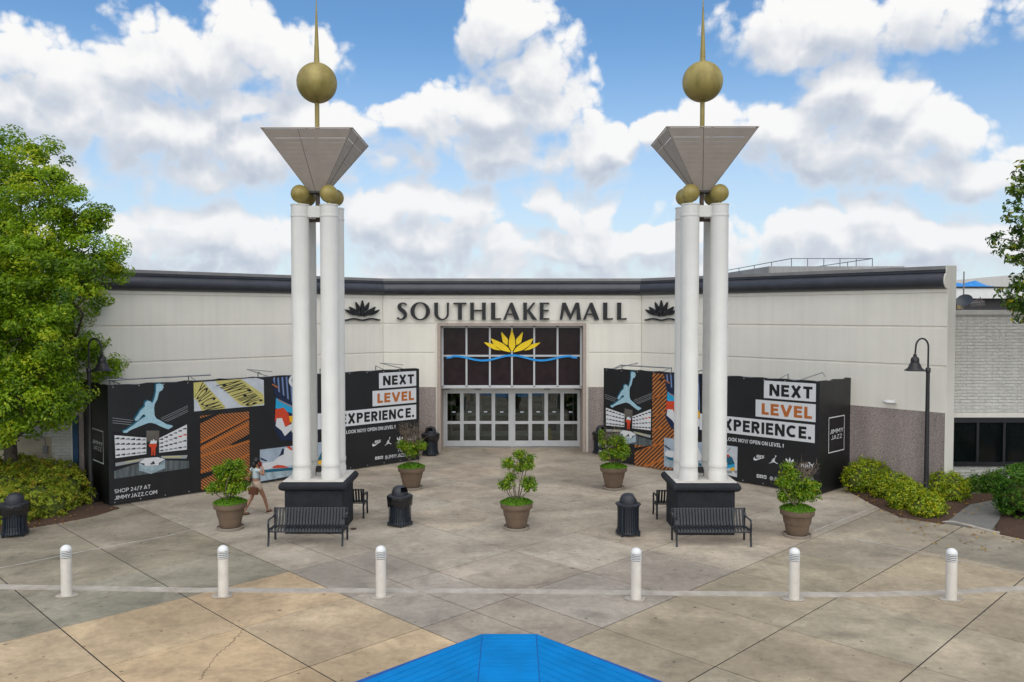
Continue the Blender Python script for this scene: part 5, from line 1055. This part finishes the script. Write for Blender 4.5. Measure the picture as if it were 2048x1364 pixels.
# far plant room with railing, seen over the right wing
pr_ = thing('plant_room', 'far grey rooftop parapet with railing above the cornice', 'building', (50, 110, 0)); Yp = 110.
zt_ = at(1600, 532.5, Yp).z; xa, xb, xc = at(1538, 532, Yp).x, at(1809, 532, Yp).x, at(1400, 532, Yp + 60).x
mb = MB(); mb.add([(xa, Yp, 0), (xb, Yp, 0), (xb, Yp, zt_), (xa, Yp, zt_), (xa - 3.5, Yp + 60, 0), (xb, Yp + 60, 0), (xb, Yp + 60, zt_), (xa - 3.5, Yp + 60, zt_)], [(0, 1, 2, 3), (4, 0, 3, 7), (3, 2, 6, 7), (1, 5, 6, 2)]); wl(mb.build('parapet_wall', pm('stained_parapet', (.34, .33, .32), .9, .22, .25, streak=.2), pr_))
Mr = pm('grey_rail', (.12, .12, .13), .5, .1, 3); zl = at(1650, 517, Yp + 2).z; xr0, xr1 = at(1583, 517, Yp + 2).x, at(1745, 517, Yp + 2).x
mb = MB(); mb.tube([(xr0, Yp + 2, zl), (xr1, Yp + 2, zl)], .05, 5); mb.tube([(xr0, Yp + 2, zl), (xr0 - 1.2, Yp + 45, zl)], .06, 5); mb.tube([(xr1, Yp + 2, zl), (xr1 - 1, Yp + 45, zl)], .06, 5); wl(mb.build('handrail', Mr, pr_))
for k in range(6): x = xr0 + (xr1 - xr0) * k / 5; wl(MB().tube([(x, Yp + 2, zt_ - .1), (x, Yp + 2, zl)], .055, 5).build('rail_post', Mr, pr_))
for k in range(1, 6):
    for xx, dx in ((xr0, -1.2), (xr1, -1.0)): wl(MB().tube([(xx + dx * k / 5.5, Yp + 2 + 43 * k / 5.5, zt_ - .1), (xx + dx * k / 5.5, Yp + 2 + 43 * k / 5.5, zl)], .06, 5).build('rail_post', Mr, pr_))
# ------------------------------------------------------------------ planting beds
def bed(poly, name, h=.10):
    c = sum((Vector(p) for p in poly), Vector((0, 0))) / len(poly); P = []
    for i in range(len(poly)):
        a, b = Vector(poly[i]), Vector(poly[(i + 1) % len(poly)])
        for k in range(8): P.append(a.lerp(b, k / 8) + Vector((rng.normal() * .015, rng.normal() * .015)))
    mb = MB(); rg = []
    for sc, z in ((1., -.02), (.985, .035), (.95, .06), (.8, h), (.5, h + .03), (.15, h + .03)): rg.append([(c.x + (p.x - c.x) * sc, c.y + (p.y - c.y) * sc, z + (rng.normal() * .008 if sc < .98 else 0)) for p in P])
    mb.loft(rg, False, True); return tag(mb.build(name, M_soil, None, 60), kind='structure')
g2 = lambda *q: tuple(gp(*q).xy)
bed([g2(1693, 972), g2(1700, 985), g2(1752, 1013), g2(1800, 1035), g2(1886, 1049), (12.15, 22.75), g2(1940, 1012), g2(2010, 1000), (16.5, 26.3), (13.5, 26.2), (11.6, 27.8)], 'mulch_bed')
bed([g2(1985, 1066), g2(2052, 1080), (17, 20.6), (17, 25.4), g2(2010, 1012)], 'mulch_bed')
bed([g2(-60, 1072), g2(50, 1058), g2(110, 1048), g2(180, 1035), g2(240, 1017), (-12.2, 24.75), (-13.9, 26.6), (-21, 27.1), (-22, 22)], 'mulch_bed')
pth = MB().flat([ccw([g2(1888, 1047), g2(1940, 1012), g2(2010, 998), g2(2000, 1040), g2(1984, 1063)])], lambda a, b, d: (a, b, .006 + d), .04).build('path', pm('grey_path_concrete', (.17, .165, .15), .9, .15, 3, bump=.2, bscale=50)); tag(pth, kind='structure')
q_ = [g2(1880, 1046), g2(1905, 1046), g2(1940, 1054), g2(1984, 1065), g2(2000, 1068)]; tag(ribbon(q_, .11, .05, .1, .012).build('kerb', M_kerb), kind='structure')
# ------------------------------------------------------------------ foliage
M_treeL = leafmat('bright_oak_leaf', (.065, .145, .010), (.32, .50, .018), (.54, .58, .03), .5, .42)
M_mag = leafmat('magnolia_leaf', (.03, .075, .012), (.12, .21, .022), (.46, .42, .03), .28, .30)
M_hedge = leafmat('clipped_hedge_leaf', (.12, .185, .014), (.40, .49, .035), (.52, .36, .05), .42, .45)
M_shrub = leafmat('yellow_green_shrub_leaf', (.085, .165, .008), (.37, .48, .018), (.58, .52, .02), .42, .42)
M_round = leafmat('dark_green_shrub_leaf', (.030, .10, .010), (.10, .25, .02), (.22, .34, .03), .4, .4)
M_pot = leafmat('planter_shrub_leaf', (.055, .14, .006), (.22, .38, .016), (.46, .48, .02), .42, .38)
M_cover = leafmat('planter_ground_cover_leaf', (.05, .15, .006), (.16, .35, .012), (.26, .42, .02), .38, .45)
M_bark = pm('grey_bark', (.075, .060, .045), .9, .3, 9, bump=.6, bscale=30)
M_twig = pm('bare_twig', (.16, .12, .085), .9, .25, 12)
def limb(mb, a, b, r0, r1, bend=.15, n=6):
    a, b = Vector(a), Vector(b); L_ = (b - a).length; off = Vector((rng.normal(), rng.normal(), abs(rng.normal()) * .6)) * bend * L_
    pts = [a.lerp(b, t) + off * math.sin(math.pi * t) for t in np.linspace(0, 1, n)]; mb.tube(pts, [r0 + (r1 - r0) * t for t in np.linspace(0, 1, n)], 7); return pts
def big_tree():
    D0 = 24.4; base = Vector((at(22, 900, 25.4).x, 25.4, 0)); t = thing('oak_tree', 'large bright green leafy tree in front of the painted brick wall', 'tree', base)
    lob = [(30,320,62,.4),(95,345,62,.2),(150,415,62,-.3),(195,440,36,.0),(75,420,85,-.8),(165,500,80,-.2),(212,525,42,.3),(60,540,105,-1.4),(126,570,74,-.9),(228,548,30,.4),(90,650,60,-1.2),(50,660,100,-1.7),(172,690,42,2.0),(215,735,24,2.1),(160,735,42,1.9),(78,745,72,-1.3),(120,805,48,-.8),(40,800,80,-1.4),(10,860,45,-.8),
           (-70,290,80,.2),(-150,350,110,.5),(-90,430,120,-.6),(-90,570,130,-1.2),(-200,520,130,.3),(-90,710,120,-1.0),(-210,680,130,.4),(-110,820,90,-.4),(20,470,120,1.6),(90,600,110,1.6),(-60,620,150,2.0),(60,740,100,1.3)]
    P = []
    for x, y, r, dy in lob:
        p = at(x, y, D0 + dy); rr = r * (D0 + dy) / FPX; P.append((np.array(p) - np.array(base), (rr * 1.02, rr * .95, rr * .95)))
    p, n, c = lobes_points(P, 190000, clump=.36, per=120, shell=.45, flat=.7)
    sz = rng.uniform(.075, .14, len(p)); yel = rng.random(len(p)) < .04; c = np.where(yel, .95, c * .95)
    leaves('crown', p, n, sz, c, M_treeL, t, .5)
    mb = MB(); mb.tube([(0, 0, -.1), (.03, 0, .8), (-.05, .02, 2.0), (-.15, .0, 3.4), (-.25, 0, 5.2), (-.4, 0, 7.5)], [.26, .20, .18, .15, .10, .04], 10); mb.build('trunk', M_bark, t, 60)
    for (cc, r) in P:
        mb = MB(); s = Vector((-.15 + rng.normal() * .03, 0, max(1.6, min(6.2, cc[2] * .55)))); limb(mb, s, cc, .055, .012); mb.build('branch', M_bark, t, 60)
        for _ in range(3):
            mb = MB(); d = rng.normal(size=3); d /= np.linalg.norm(d); limb(mb, cc * .9 + np.array(s) * .1, cc + d * np.array(r) * .85, .018, .004, .1, 4); mb.build('branch', M_bark, t, 60)
big_tree()
def magnolia():
    D0 = 22.8; base = Vector((17.6, 23.2, 0)); t = thing('magnolia_tree', 'glossy large-leaved tree reaching in from the picture edge', 'tree', base)
    lob = [(2042,335,14,0),(2030,372,18,.1),(2022,392,12,0),(2045,395,22,.2),(2030,425,20,.1),(2050,450,26,0),(1992,475,15,-.1),(2010,497,18,0),(2035,480,24,.2),(2048,520,28,.1),(2028,520,16,-.2),(2040,560,22,0),(2008,590,15,-.1),(2030,600,26,0),(2052,590,26,.2),(2040,635,16,.0),(2060,620,25,.1),
           (2110,350,60,.2),(2110,480,70,.0),(2120,600,70,.1),(2200,300,90,.5),(2210,450,100,.3),(2200,620,90,.2),(2120,250,40,.3)]
    P = [(np.array(at(x, y, D0 + dy)) - np.array(base), (r * .0142,) * 3) for x, y, r, dy in lob]
    p, n, c = lobes_points(P, 12000, clump=.19, per=18, shell=.3)
    yel = rng.random(len(p)) < .035; c = np.where(yel, .98, c * .9)
    leaves('crown', p, n, rng.uniform(.12, .22, len(p)), c, M_mag, t, .42, .10)
    mb = MB(); mb.tube([(0, 0, -.1), (0, 0, 1.5), (-.1, 0, 4), (-.2, 0, 7), (-.25, 0, 10)], [.22, .19, .16, .11, .04], 10); mb.build('trunk', M_bark, t, 60)
    for cc, r in P:
        mb = MB(); limb(mb, (-.15, 0, max(2, cc[2] - .8)), cc, .045, .01, .06); mb.build('branch', M_bark, t, 60)
magnolia()
def mound(name, label, cat, parts, n, leaf, mat, group=None, per=24, clump=.10, shell=.86, warm=.03, asp=.5):
    """clipped or natural shrub: leaves close over rounded bodies. parts=[((x,y,z),(rx,ry,rz))] in world"""
    c0 = Vector((sum(p[0][0] for p in parts) / len(parts), sum(p[0][1] for p in parts) / len(parts), 0)); t = thing(name, label, cat, c0, 0, group)
    P = [(np.array(c) - np.array(c0), np.array(r)) for c, r in parts]
    p, nn, c = lobes_points([(a, tuple(b)) for a, b in P], n, clump=clump, per=per, shell=shell, flat=.8); k = p[:, 2] > .06; p, nn, c = p[k], nn[k], c[k]
    inside = np.zeros(len(p), bool)
    for a, b in P: inside |= (((p - a) / (b * .80)) ** 2).sum(1) < 1
    p, nn, c = p[~inside], nn[~inside], c[~inside]
    w = rng.random(len(p)) < warm; leaves('foliage', p, nn, rng.uniform(leaf * .7, leaf * 1.3, len(p)), np.where(w, .97, c), mat, t, asp)
    mb = MB()
    for a, b in P:
        for _ in range(5):
            d = rng.normal(size=3); d[2] = abs(d[2]); d /= np.linalg.norm(d); limb(mb, (a[0] + rng.normal() * .05, a[1] + rng.normal() * .05, .02), a + d * b * .8, .014, .005, .12, 4)
    mb.build('stems', M_bark, t, 60)
    # twiggy core that keeps the middle closed
    mb = MB()
    for a, b in P: mb.sphere(tuple(a), 1., 14, 8, tuple(b * .74))
    mb.build('inner_twigs', pm('dense_inner_twigs', (.085, .11, .018), .95, .5, 14, bump=1., bscale=20), t, 'all'); return t
hp = []
for x, y, r, h in [(-13.75, 23.45, .85, .95), (-13.6, 24.4, .95, 1.08), (-14.4, 25.2, 1.15, 1.15), (-14.9, 23.8, 1.2, 1.12), (-14.8, 22.95, .85, .85), (-15.9, 24.6, 1.5, 1.22), (-16.3, 23.3, 1.3, 1.05), (-17.6, 24.2, 1.8, 1.15), (-15.7, 25.7, 1.2, 1.2), (-13.35, 24.0, .6, .85), (-13.9, 22.9, .75, .8), (-13.2, 23.4, .55, .75)]: hp.append(((x, y, h * .44), (r, r, h * .70)))
mound('clipped_hedge', 'broad low clipped hedge under the large green tree', 'hedge', hp, 130000, .070, M_hedge, per=26, clump=.10, shell=.93, warm=.07)
SH = 'yellow-green shrubs in the bed by the lamp'
for (px, py, rp, hp_, lab) in [(1735, 985, 42, 1.0, 'yellow-green shrub touching the end of the black hoarding'), (1785, 1000, 36, .8, 'yellow-green shrub between the hoarding and the lamp, along the kerb'), (1825, 965, 42, 1.05, 'tallest yellow-green shrub against the speckled wall behind the lamp'), (1815, 1020, 34, .75, 'yellow-green shrub just in front of the lamp, hoarding side'),
                               (1853, 1034, 30, .65, 'smallest yellow-green shrub nearest the paving at the lamp foot'), (1893, 1002, 38, .8, 'yellow-green shrub on the brick-building side of the lamp'), (1940, 985, 28, .78, 'green shrub below the dark window, nearer the lamp'), (1978, 986, 28, .80, 'green shrub below the dark window, farther from the lamp')]:
    p = gp(px, py); r = rp * 1.2 * p.y / FPX; hp_ *= 1.12
    parts = [((p.x, p.y, hp_ * .50), (r * .8, r * .7, hp_ * .50)), ((p.x - r * .4, p.y - .05, hp_ * .40), (r * .55, r * .55, hp_ * .42)), ((p.x + r * .45, p.y + .05, hp_ * .42), (r * .55, r * .55, hp_ * .42)), ((p.x, p.y - r * .4, hp_ * .35), (r * .5, r * .5, hp_ * .36))]
    mound('shrub', lab, 'shrub', parts, 6500, .085, M_shrub if px < 1930 else M_round, SH, per=12, clump=.13, shell=.80, warm=.10)
p = gp(2055, 1040); mound('shrub', 'dense rounded dark green shrub cut by the picture edge', 'shrub', [((p.x + .1, p.y + .1, .75), (.85, .85, .85)), ((p.x + .9, p.y + .3, .8), (1.0, .9, .85))], 22000, .085, M_round, per=20, clump=.12, shell=.9)
wp = gp(1768, 972); wd = thing('weed', 'tall leafy weed growing up the speckled wall', 'weed', (wp.x, wp.y, .05)); mb = MB()
for k in range(3): limb(mb, (k * .06 - .06, 0, 0), (k * .10 - .10, 0, 1.0 + .15 * k), .012, .005, .05)
mb.build('stem', M_bark, wd)
wl_p = np.array([(rng.normal() * .12, rng.normal() * .05 - .05, z) for z in rng.uniform(.35, 1.25, 34)]); leaves('foliage', wl_p, np.tile((0, -1., .5), (34, 1)) + rng.normal(size=(34, 3)) * .3, rng.uniform(.12, .2, 34), rng.uniform(.3, .8, 34), M_round, wd, .75)
# ------------------------------------------------------------------ planters
M_terra = pm('brown_planter_resin', (.155, .105, .068), .75, .10, 2.5, bump=.08, bscale=60, streak=.15)
M_sauc = pm('pale_saucer', (.30, .25, .20), .85, .12, 5)
pot0 = None
def planter(px, py, label, lobes, nl, twigs=None, sc=1.):
    global pot0
    p = gp(px, py); t = thing('planter', label, 'planter', p, 0, 'round brown planters with shrubs'); t.scale = (sc,) * 3
    if pot0 is None:
        a = MB().lathe([(.262, .065), (.275, .10), (.315, .30), (.322, .34), (.338, .345), (.342, .36), (.375, .555), (.380, .565), (.425, .575), (.432, .59), (.440, .70), (.430, .725), (.405, .73), (.395, .69), (.36, .67)], 48).mesh('pot', 40); a.materials.append(M_terra)
        b = MB().lathe([(.30, .0), (.345, .005), (.36, .07), (.345, .075), (.335, .04), (.30, .035)], 40).mesh('saucer', 40); b.materials.append(M_sauc)
        s = MB().lathe([(.39, .64), (.39, .69), (.2, .71)], 24).mesh('soil', 40); s.materials.append(M_soil); pot0 = (a, b, s)
    for nm, me in zip(('pot', 'saucer', 'soil'), pot0): link(nm, me, t)
    n = 2600; a = rng.uniform(0, 2 * math.pi, n); r = np.sqrt(rng.random(n)) * .45; z = .70 + .13 * (1 - (r / .46) ** 2) * rng.uniform(.3, 1.15, n) + .02
    q = np.stack([r * np.cos(a), r * np.sin(a), z], 1); leaves('ground_cover', q, np.stack([np.cos(a) * r * 1.5, np.sin(a) * r * 1.5, np.ones(n)], 1) + rng.normal(size=(n, 3)) * .5, rng.uniform(.028, .05, n), rng.normal(.48, .17, n), M_cover, t, .6)
    L_ = [(np.array((x, y, z)), (rx, rx, rz)) for x, y, z, rx, rz in lobes]
    pp, nn, cc = lobes_points(L_, int(nl * 2.9), clump=.085, per=12, shell=.25, flat=.9); leaves('shrub_foliage', pp, nn, rng.uniform(.042, .078, len(pp)), np.where(rng.random(len(pp)) < .05, .95, cc), M_pot, t, .55)
    mb = MB()
    for c, r in L_:
        st = limb(mb, (rng.normal() * .03, rng.normal() * .03, .68), c, .016, .007, .10)
        for _ in range(4): d = rng.normal(size=3); d /= np.linalg.norm(d); limb(mb, c * .85 + np.array((0, 0, .1)), c + d * np.array(r) * .8, .008, .003, .1, 4)
    mb.build('stems', M_twig, t, 60)
    if twigs:
        mb = MB(); x0, y0, z0, w, h, k = twigs
        for _ in range(k):
            an_ = rng.uniform(0, 6.28); b = Vector((x0 + w * math.cos(an_) * rng.uniform(.3, 1), y0 + w * .7 * math.sin(an_), z0 + h * rng.uniform(.35, 1)))
            pts = limb(mb, (x0 * .3, y0 * .3, z0 - .25), b, .010, .004, .10, 5)
            for m in pts[2:]:
                for _ in range(2): limb(mb, m, m + Vector((rng.normal() * .12, rng.normal() * .1, abs(rng.normal()) * .10)), .005, .002, .1, 3)
        mb.build('bare_twigs', M_twig, t)
planter(461, 1057, 'brown planter with wide bushy shrub beside the walking woman', [(-.28, 0, 1.15, .26, .20), (.05, 0, 1.12, .28, .2), (.30, 0, 1.16, .24, .2), (-.12, .05, 1.45, .30, .22), (.22, .05, 1.50, .28, .24), (-.02, 0, 1.72, .26, .16), (.20, 0, 1.75, .18, .14), (-.30, 0, 1.62, .18, .1), (-.5, 0, 1.1, .16, .14)], 3000, None, 1.)
planter(823, 977, 'brown planter with bare twigs above low greenery, near bag-lined bin', [(-.28, 0, 1.42, .20, .17), (.30, 0, 1.40, .22, .18), (0, 0, 1.22, .26, .2), (-.05, -.1, 1.40, .22, .15)], 1500, (0.02, 0, 1.45, .55, .72, 34), 1.02)
planter(1033, 1057, 'brown planter with open two-tiered shrub centred before the doors', [(-.30, 0, 1.22, .24, .2), (.32, 0, 1.22, .25, .22), (-.15, 0, 1.38, .16, .12), (-.24, 0, 1.78, .19, .17), (.25, 0, 1.75, .24, .16), (.10, 0, 2.0, .18, .16), (.36, 0, 1.92, .14, .12), (.02, 0, 1.62, .14, .1)], 1750, None, 1.0)
planter(1227, 977, 'brown planter with shrub in front of the printed store picture', [(-.25, 0, 1.1, .26, .2), (.25, 0, 1.15, .28, .22), (0, 0, 1.2, .26, .2), (.30, 0, 1.36, .22, .14), (-.32, 0, 1.55, .18, .2), (.0, 0, 1.6, .20, .18), (.24, 0, 1.62, .16, .12), (-.4, 0, 1.8, .10, .12)], 2300, (-.1, 0, 1.5, .4, .5, 14), 1.02)
planter(1594, 1072, 'brown planter with leaning shrub and pinkish twigs by hoarding corner', [(-.32, 0, 1.08, .22, .2), (.30, 0, 1.12, .28, .22), (.02, 0, 1.1, .26, .2), (-.30, 0, 1.42, .26, .2), (.15, 0, 1.38, .26, .2), (.40, 0, 1.30, .18, .16), (-.18, 0, 1.65, .22, .16), (-.26, 0, 1.84, .16, .12), (-.48, 0, 1.42, .12, .1)], 2900, (.22, 0, 1.5, .32, .40, 18), 1.0)
# ------------------------------------------------------------------ fallen leaves
n = 420; q = []
while len(q) < n:
    x, y = (rng.uniform(10.5, 16.5), rng.uniform(20, 26)) if rng.random() < .82 else (rng.uniform(-15, -11.5), rng.uniform(21.8, 24.3))
    q.append((x, y, .02 if y < 23.2 and x > 0 else .10))
q = np.array(q); k = np.ones(len(q), bool)
lf = leaves('fallen_leaves', q, np.tile((0, 0, 1.), (n, 1)) + rng.normal(size=(n, 3)) * .25, rng.uniform(.06, .13, n), rng.random(n), leafmat('fallen_leaf', (.20, .10, .03), (.45, .27, .03), (.50, .36, .06), .1), None, .5); tag(lf, 'scattered yellow and brown fallen leaves on mulch and paving', 'leaves', kind='stuff')
# ------------------------------------------------------------------ the walking woman
def person():
    loc = gp(513, 1027); t = thing('person', 'woman in pale blue shirt and beige shorts walking, phone at ear', 'person', (loc.x, loc.y, 0), R(-42))
    def skin(name, V, Eg, mat, parent, sub=2):
        me = bpy.data.meshes.new(name); me.from_pydata([v[:3] for v in V], Eg, []); me.materials.append(mat); o = link(name, me, parent)
        m = o.modifiers.new('skin', 'SKIN'); m.use_smooth_shade = True; m.branch_smoothing = .6
        for i, v in enumerate(V): r = v[3]; me.skin_vertices[0].data[i].radius = r if isinstance(r, tuple) else (r, r)
        me.skin_vertices[0].data[0].use_root = True
        s = o.modifiers.new('sub', 'SUBSURF'); s.levels = sub; s.render_levels = sub; return o
    M_sk = pm('tan_skin', (.36, .19, .115), .55, .06, 8); M_hair = pm('black_hair', (.008, .007, .007), .45, .3, 20, stretch=(1, 1, .1)); M_sh = pm('pale_blue_shirt', (.50, .60, .62), .85, .06, 7, bump=.3, bscale=14); M_pt = pm('beige_shorts', (.55, .42, .32), .85, .07, 7, bump=.3, bscale=14); M_lea = pm('brown_leather', (.13, .045, .018), .5, .2, 8)
    V = [(0, 0, .90, .115), (0, 0, 1.05, .105), (0, 0, 1.20, .115), (0, .0, 1.31, .095), (0, .015, 1.375, .048), (0, .03, 1.43, .052), (0, .04, 1.49, .082), (0, .035, 1.55, .078),
         (.165, 0, 1.305, .052), (.275, .02, 1.19, .040), (.30, .06, 1.15, .038), (.22, .11, 1.28, .033), (.125, .10, 1.395, .026),
         (-.165, 0, 1.305, .052), (-.25, -.06, 1.12, .040), (-.29, -.09, 1.05, .035), (-.35, -.12, .94, .030), (-.385, -.13, .86, .025),
         (.085, .01, .84, .092), (.095, .12, .62, .070), (.095, .20, .46, .053), (.09, .25, .30, .052), (.085, .31, .10, .034), (.085, .30, .06, .036),
         (-.085, -.01, .84, .092), (-.09, -.05, .62, .070), (-.085, -.10, .46, .053), (-.085, -.22, .30, .052), (-.085, -.33, .13, .034), (-.085, -.35, .085, .036), (.085, .37, .045, .032), (.085, .44, .03, .022), (-.085, -.27, .035, .030), (-.085, -.20, .025, .022)]
    Eg = [(0, 1), (1, 2), (2, 3), (3, 4), (4, 5), (5, 6), (6, 7), (3, 8), (8, 9), (9, 10), (10, 11), (11, 12), (3, 13), (13, 14), (14, 15), (15, 16), (16, 17), (0, 18), (18, 19), (19, 20), (20, 21), (21, 22), (22, 23), (23, 30), (30, 31), (0, 24), (24, 25), (25, 26), (26, 27), (27, 28), (28, 29), (29, 32), (32, 33)]
    skin('body', V, Eg, M_sk, t)
    # hands: palm with four fingers and a thumb
    for c, fw_, up_ in (((.118, .10, 1.40), Vector((-.35, .1, 1)).normalized(), Vector((-.2, 1, 0)).normalized()), ((-.388, -.132, .85), Vector((-.25, -.1, -1)).normalized(), Vector((0, 1, 0)))):
        c = Vector(c); sd_ = fw_.cross(up_).normalized(); hv = [(*c, .020), (*(c + fw_ * .05), (.026, .016))]; he = [(0, 1)]
        for k in range(4):
            b = c + fw_ * .07 + up_ * (.024 - .016 * k); l = (.06, .07, .066, .05)[k]; i = len(hv); hv += [(*b, .0085), (*(b + fw_ * l * .55 + sd_ * .008), .0080), (*(b + fw_ * l * .85 + sd_ * .024), .0068)]; he += [(1, i), (i, i + 1), (i + 1, i + 2)]
        i = len(hv); hv += [(*(c + fw_ * .02 + up_ * .032), .0095), (*(c + fw_ * .055 + up_ * .048), .0085)]; he += [(0, i), (i, i + 1)]
        skin('hand', hv, he, M_sk, t, 1)
    skin('shirt', [(0, 0, 1.0, (.135, .108)), (0, 0, 1.10, (.128, .104)), (0, 0, 1.22, (.145, .112)), (0, 0, 1.325, (.125, .088)), (.16, 0, 1.325, .070), (.235, .01, 1.245, .062), (-.16, 0, 1.325, .070), (-.222, -.03, 1.205, .062)], [(0, 1), (1, 2), (2, 3), (3, 4), (4, 5), (3, 6), (6, 7)], M_sh, t)
    skin('shorts', [(0, 0, .92, (.145, .118)), (0, 0, 1.02, (.132, .108)), (.088, .015, .84, .112), (.098, .09, .66, .098), (-.088, -.012, .84, .112), (-.095, -.045, .66, .098)], [(0, 1), (0, 2), (2, 3), (0, 4), (4, 5)], M_pt, t)
    mb = MB(); mb.sphere((0, .018, 1.535), .105, 20, 12, (.95, 1.02, 1.0)); mb.sphere((0, -.07, 1.43), .075, 16, 10, (1.0, .7, 1.35)); mb.build('hair', M_hair, t, 'all')
    mb = MB()                                              # face turned away: brow, nose, lips, eyes, ears
    mb.sphere((0, .135, 1.487), .018, 8, 6, (.7, 1, 1.4)); mb.sphere((.088, .03, 1.49), .022, 8, 6, (.4, .8, 1.3)); mb.sphere((-.088, .03, 1.49), .022, 8, 6, (.4, .8, 1.3)); mb.build('nose_and_ears', M_sk, t, 'all')
    mb = MB()
    for s in (-1, 1): mb.sphere((s * .032, .112, 1.515), .010, 8, 6)
    mb.build('eyes', M_hair, t, 'all'); MB().sphere((0, .118, 1.445), .018, 8, 6, (1.3, .5, .4)).build('mouth', pm('lip', (.30, .08, .07), .5, .1, 5), t, 'all')
    for c, r in (((.085, .36, .018), -.1), ((-.085, -.27, .02), .1)):
        mb = MB(); mb.sphere(c, .05, 14, 6, (.85, 2.4, .28)); mb.tube([(c[0] - .045, c[1] + .05, .03), (c[0], c[1] + .05, .075), (c[0] + .045, c[1] + .05, .03)], .010, 6); mb.tube([(c[0] - .04, c[1] - .07, .03), (c[0], c[1] - .05, .10), (c[0] + .04, c[1] - .07, .03)], .009, 6); mb.build('sandal', M_lea, t, 'all')
    W_ = t.matrix_basis
    bg = thing('handbag', 'brown leather handbag hanging at the walking woman hip', 'handbag', W_ @ Vector((.10, -.15, .70)), R(-20))
    MB().bbox(-.15, .15, -.05, .05, -.10, .10, .015).build('bag_body', M_lea, bg); MB().bbox(-.152, .152, -.062, -.052, -.01, .105, .004).build('flap', M_lea, bg); MB().tube([(-.06, -.055, .10), (-.05, -.06, .15), (.05, -.06, .15), (.06, -.055, .10)], .008, 6).build('handle', M_lea, bg)
    inv = Matrix.Translation(bg.location) @ Matrix.Rotation(bg.rotation_euler.z, 4, 'Z'); inv = inv.inverted()
    path = [W_ @ Vector(v) for v in ((.07, -.145, .80), (.02, -.135, 1.05), (-.04, -.125, 1.22), (-.09, -.075, 1.375), (-.07, .02, 1.405))]
    MB().tube([inv @ p for p in path], .009, 6).build('strap', M_lea, bg)
    ph = thing('phone', 'dark phone held to the walking woman ear', 'phone', W_ @ Vector((.112, .075, 1.45)), R(-42)); MB().bbox(-.006, .006, -.035, .035, -.07, .07, .003).build('phone_body', pm('red_phone_case', (.25, .02, .02), .4, .1, 4), ph)
person()
dc = gp(707, 1058); tag(MB().lathe([(.0, .004), (.085, .004), (.085, .012), (.07, .014)], 20, tuple(dc)).build('drain_cover', pm('rusty_drain', (.07, .04, .028), .85, .4, 30), None), 'small round rusty drain cover beside the tower base', 'drain cover')
def crack(pp, w):                                          # hairline cracks in the slabs
    q = []
    for a, b in zip(pp, pp[1:]):
        A, B = gp(*a), gp(*b)
        for i in range(14): p = A.lerp(B, i / 14); q.append((p.x + rng.normal() * .018, p.y + rng.normal() * .018))
    return tag(ribbon(q, w, .003, .01, w * .3).build('pavement_crack', M_joint), kind='structure')
crack([(485, 1258), (470, 1280), (440, 1305), (415, 1335), (398, 1362)], .005)
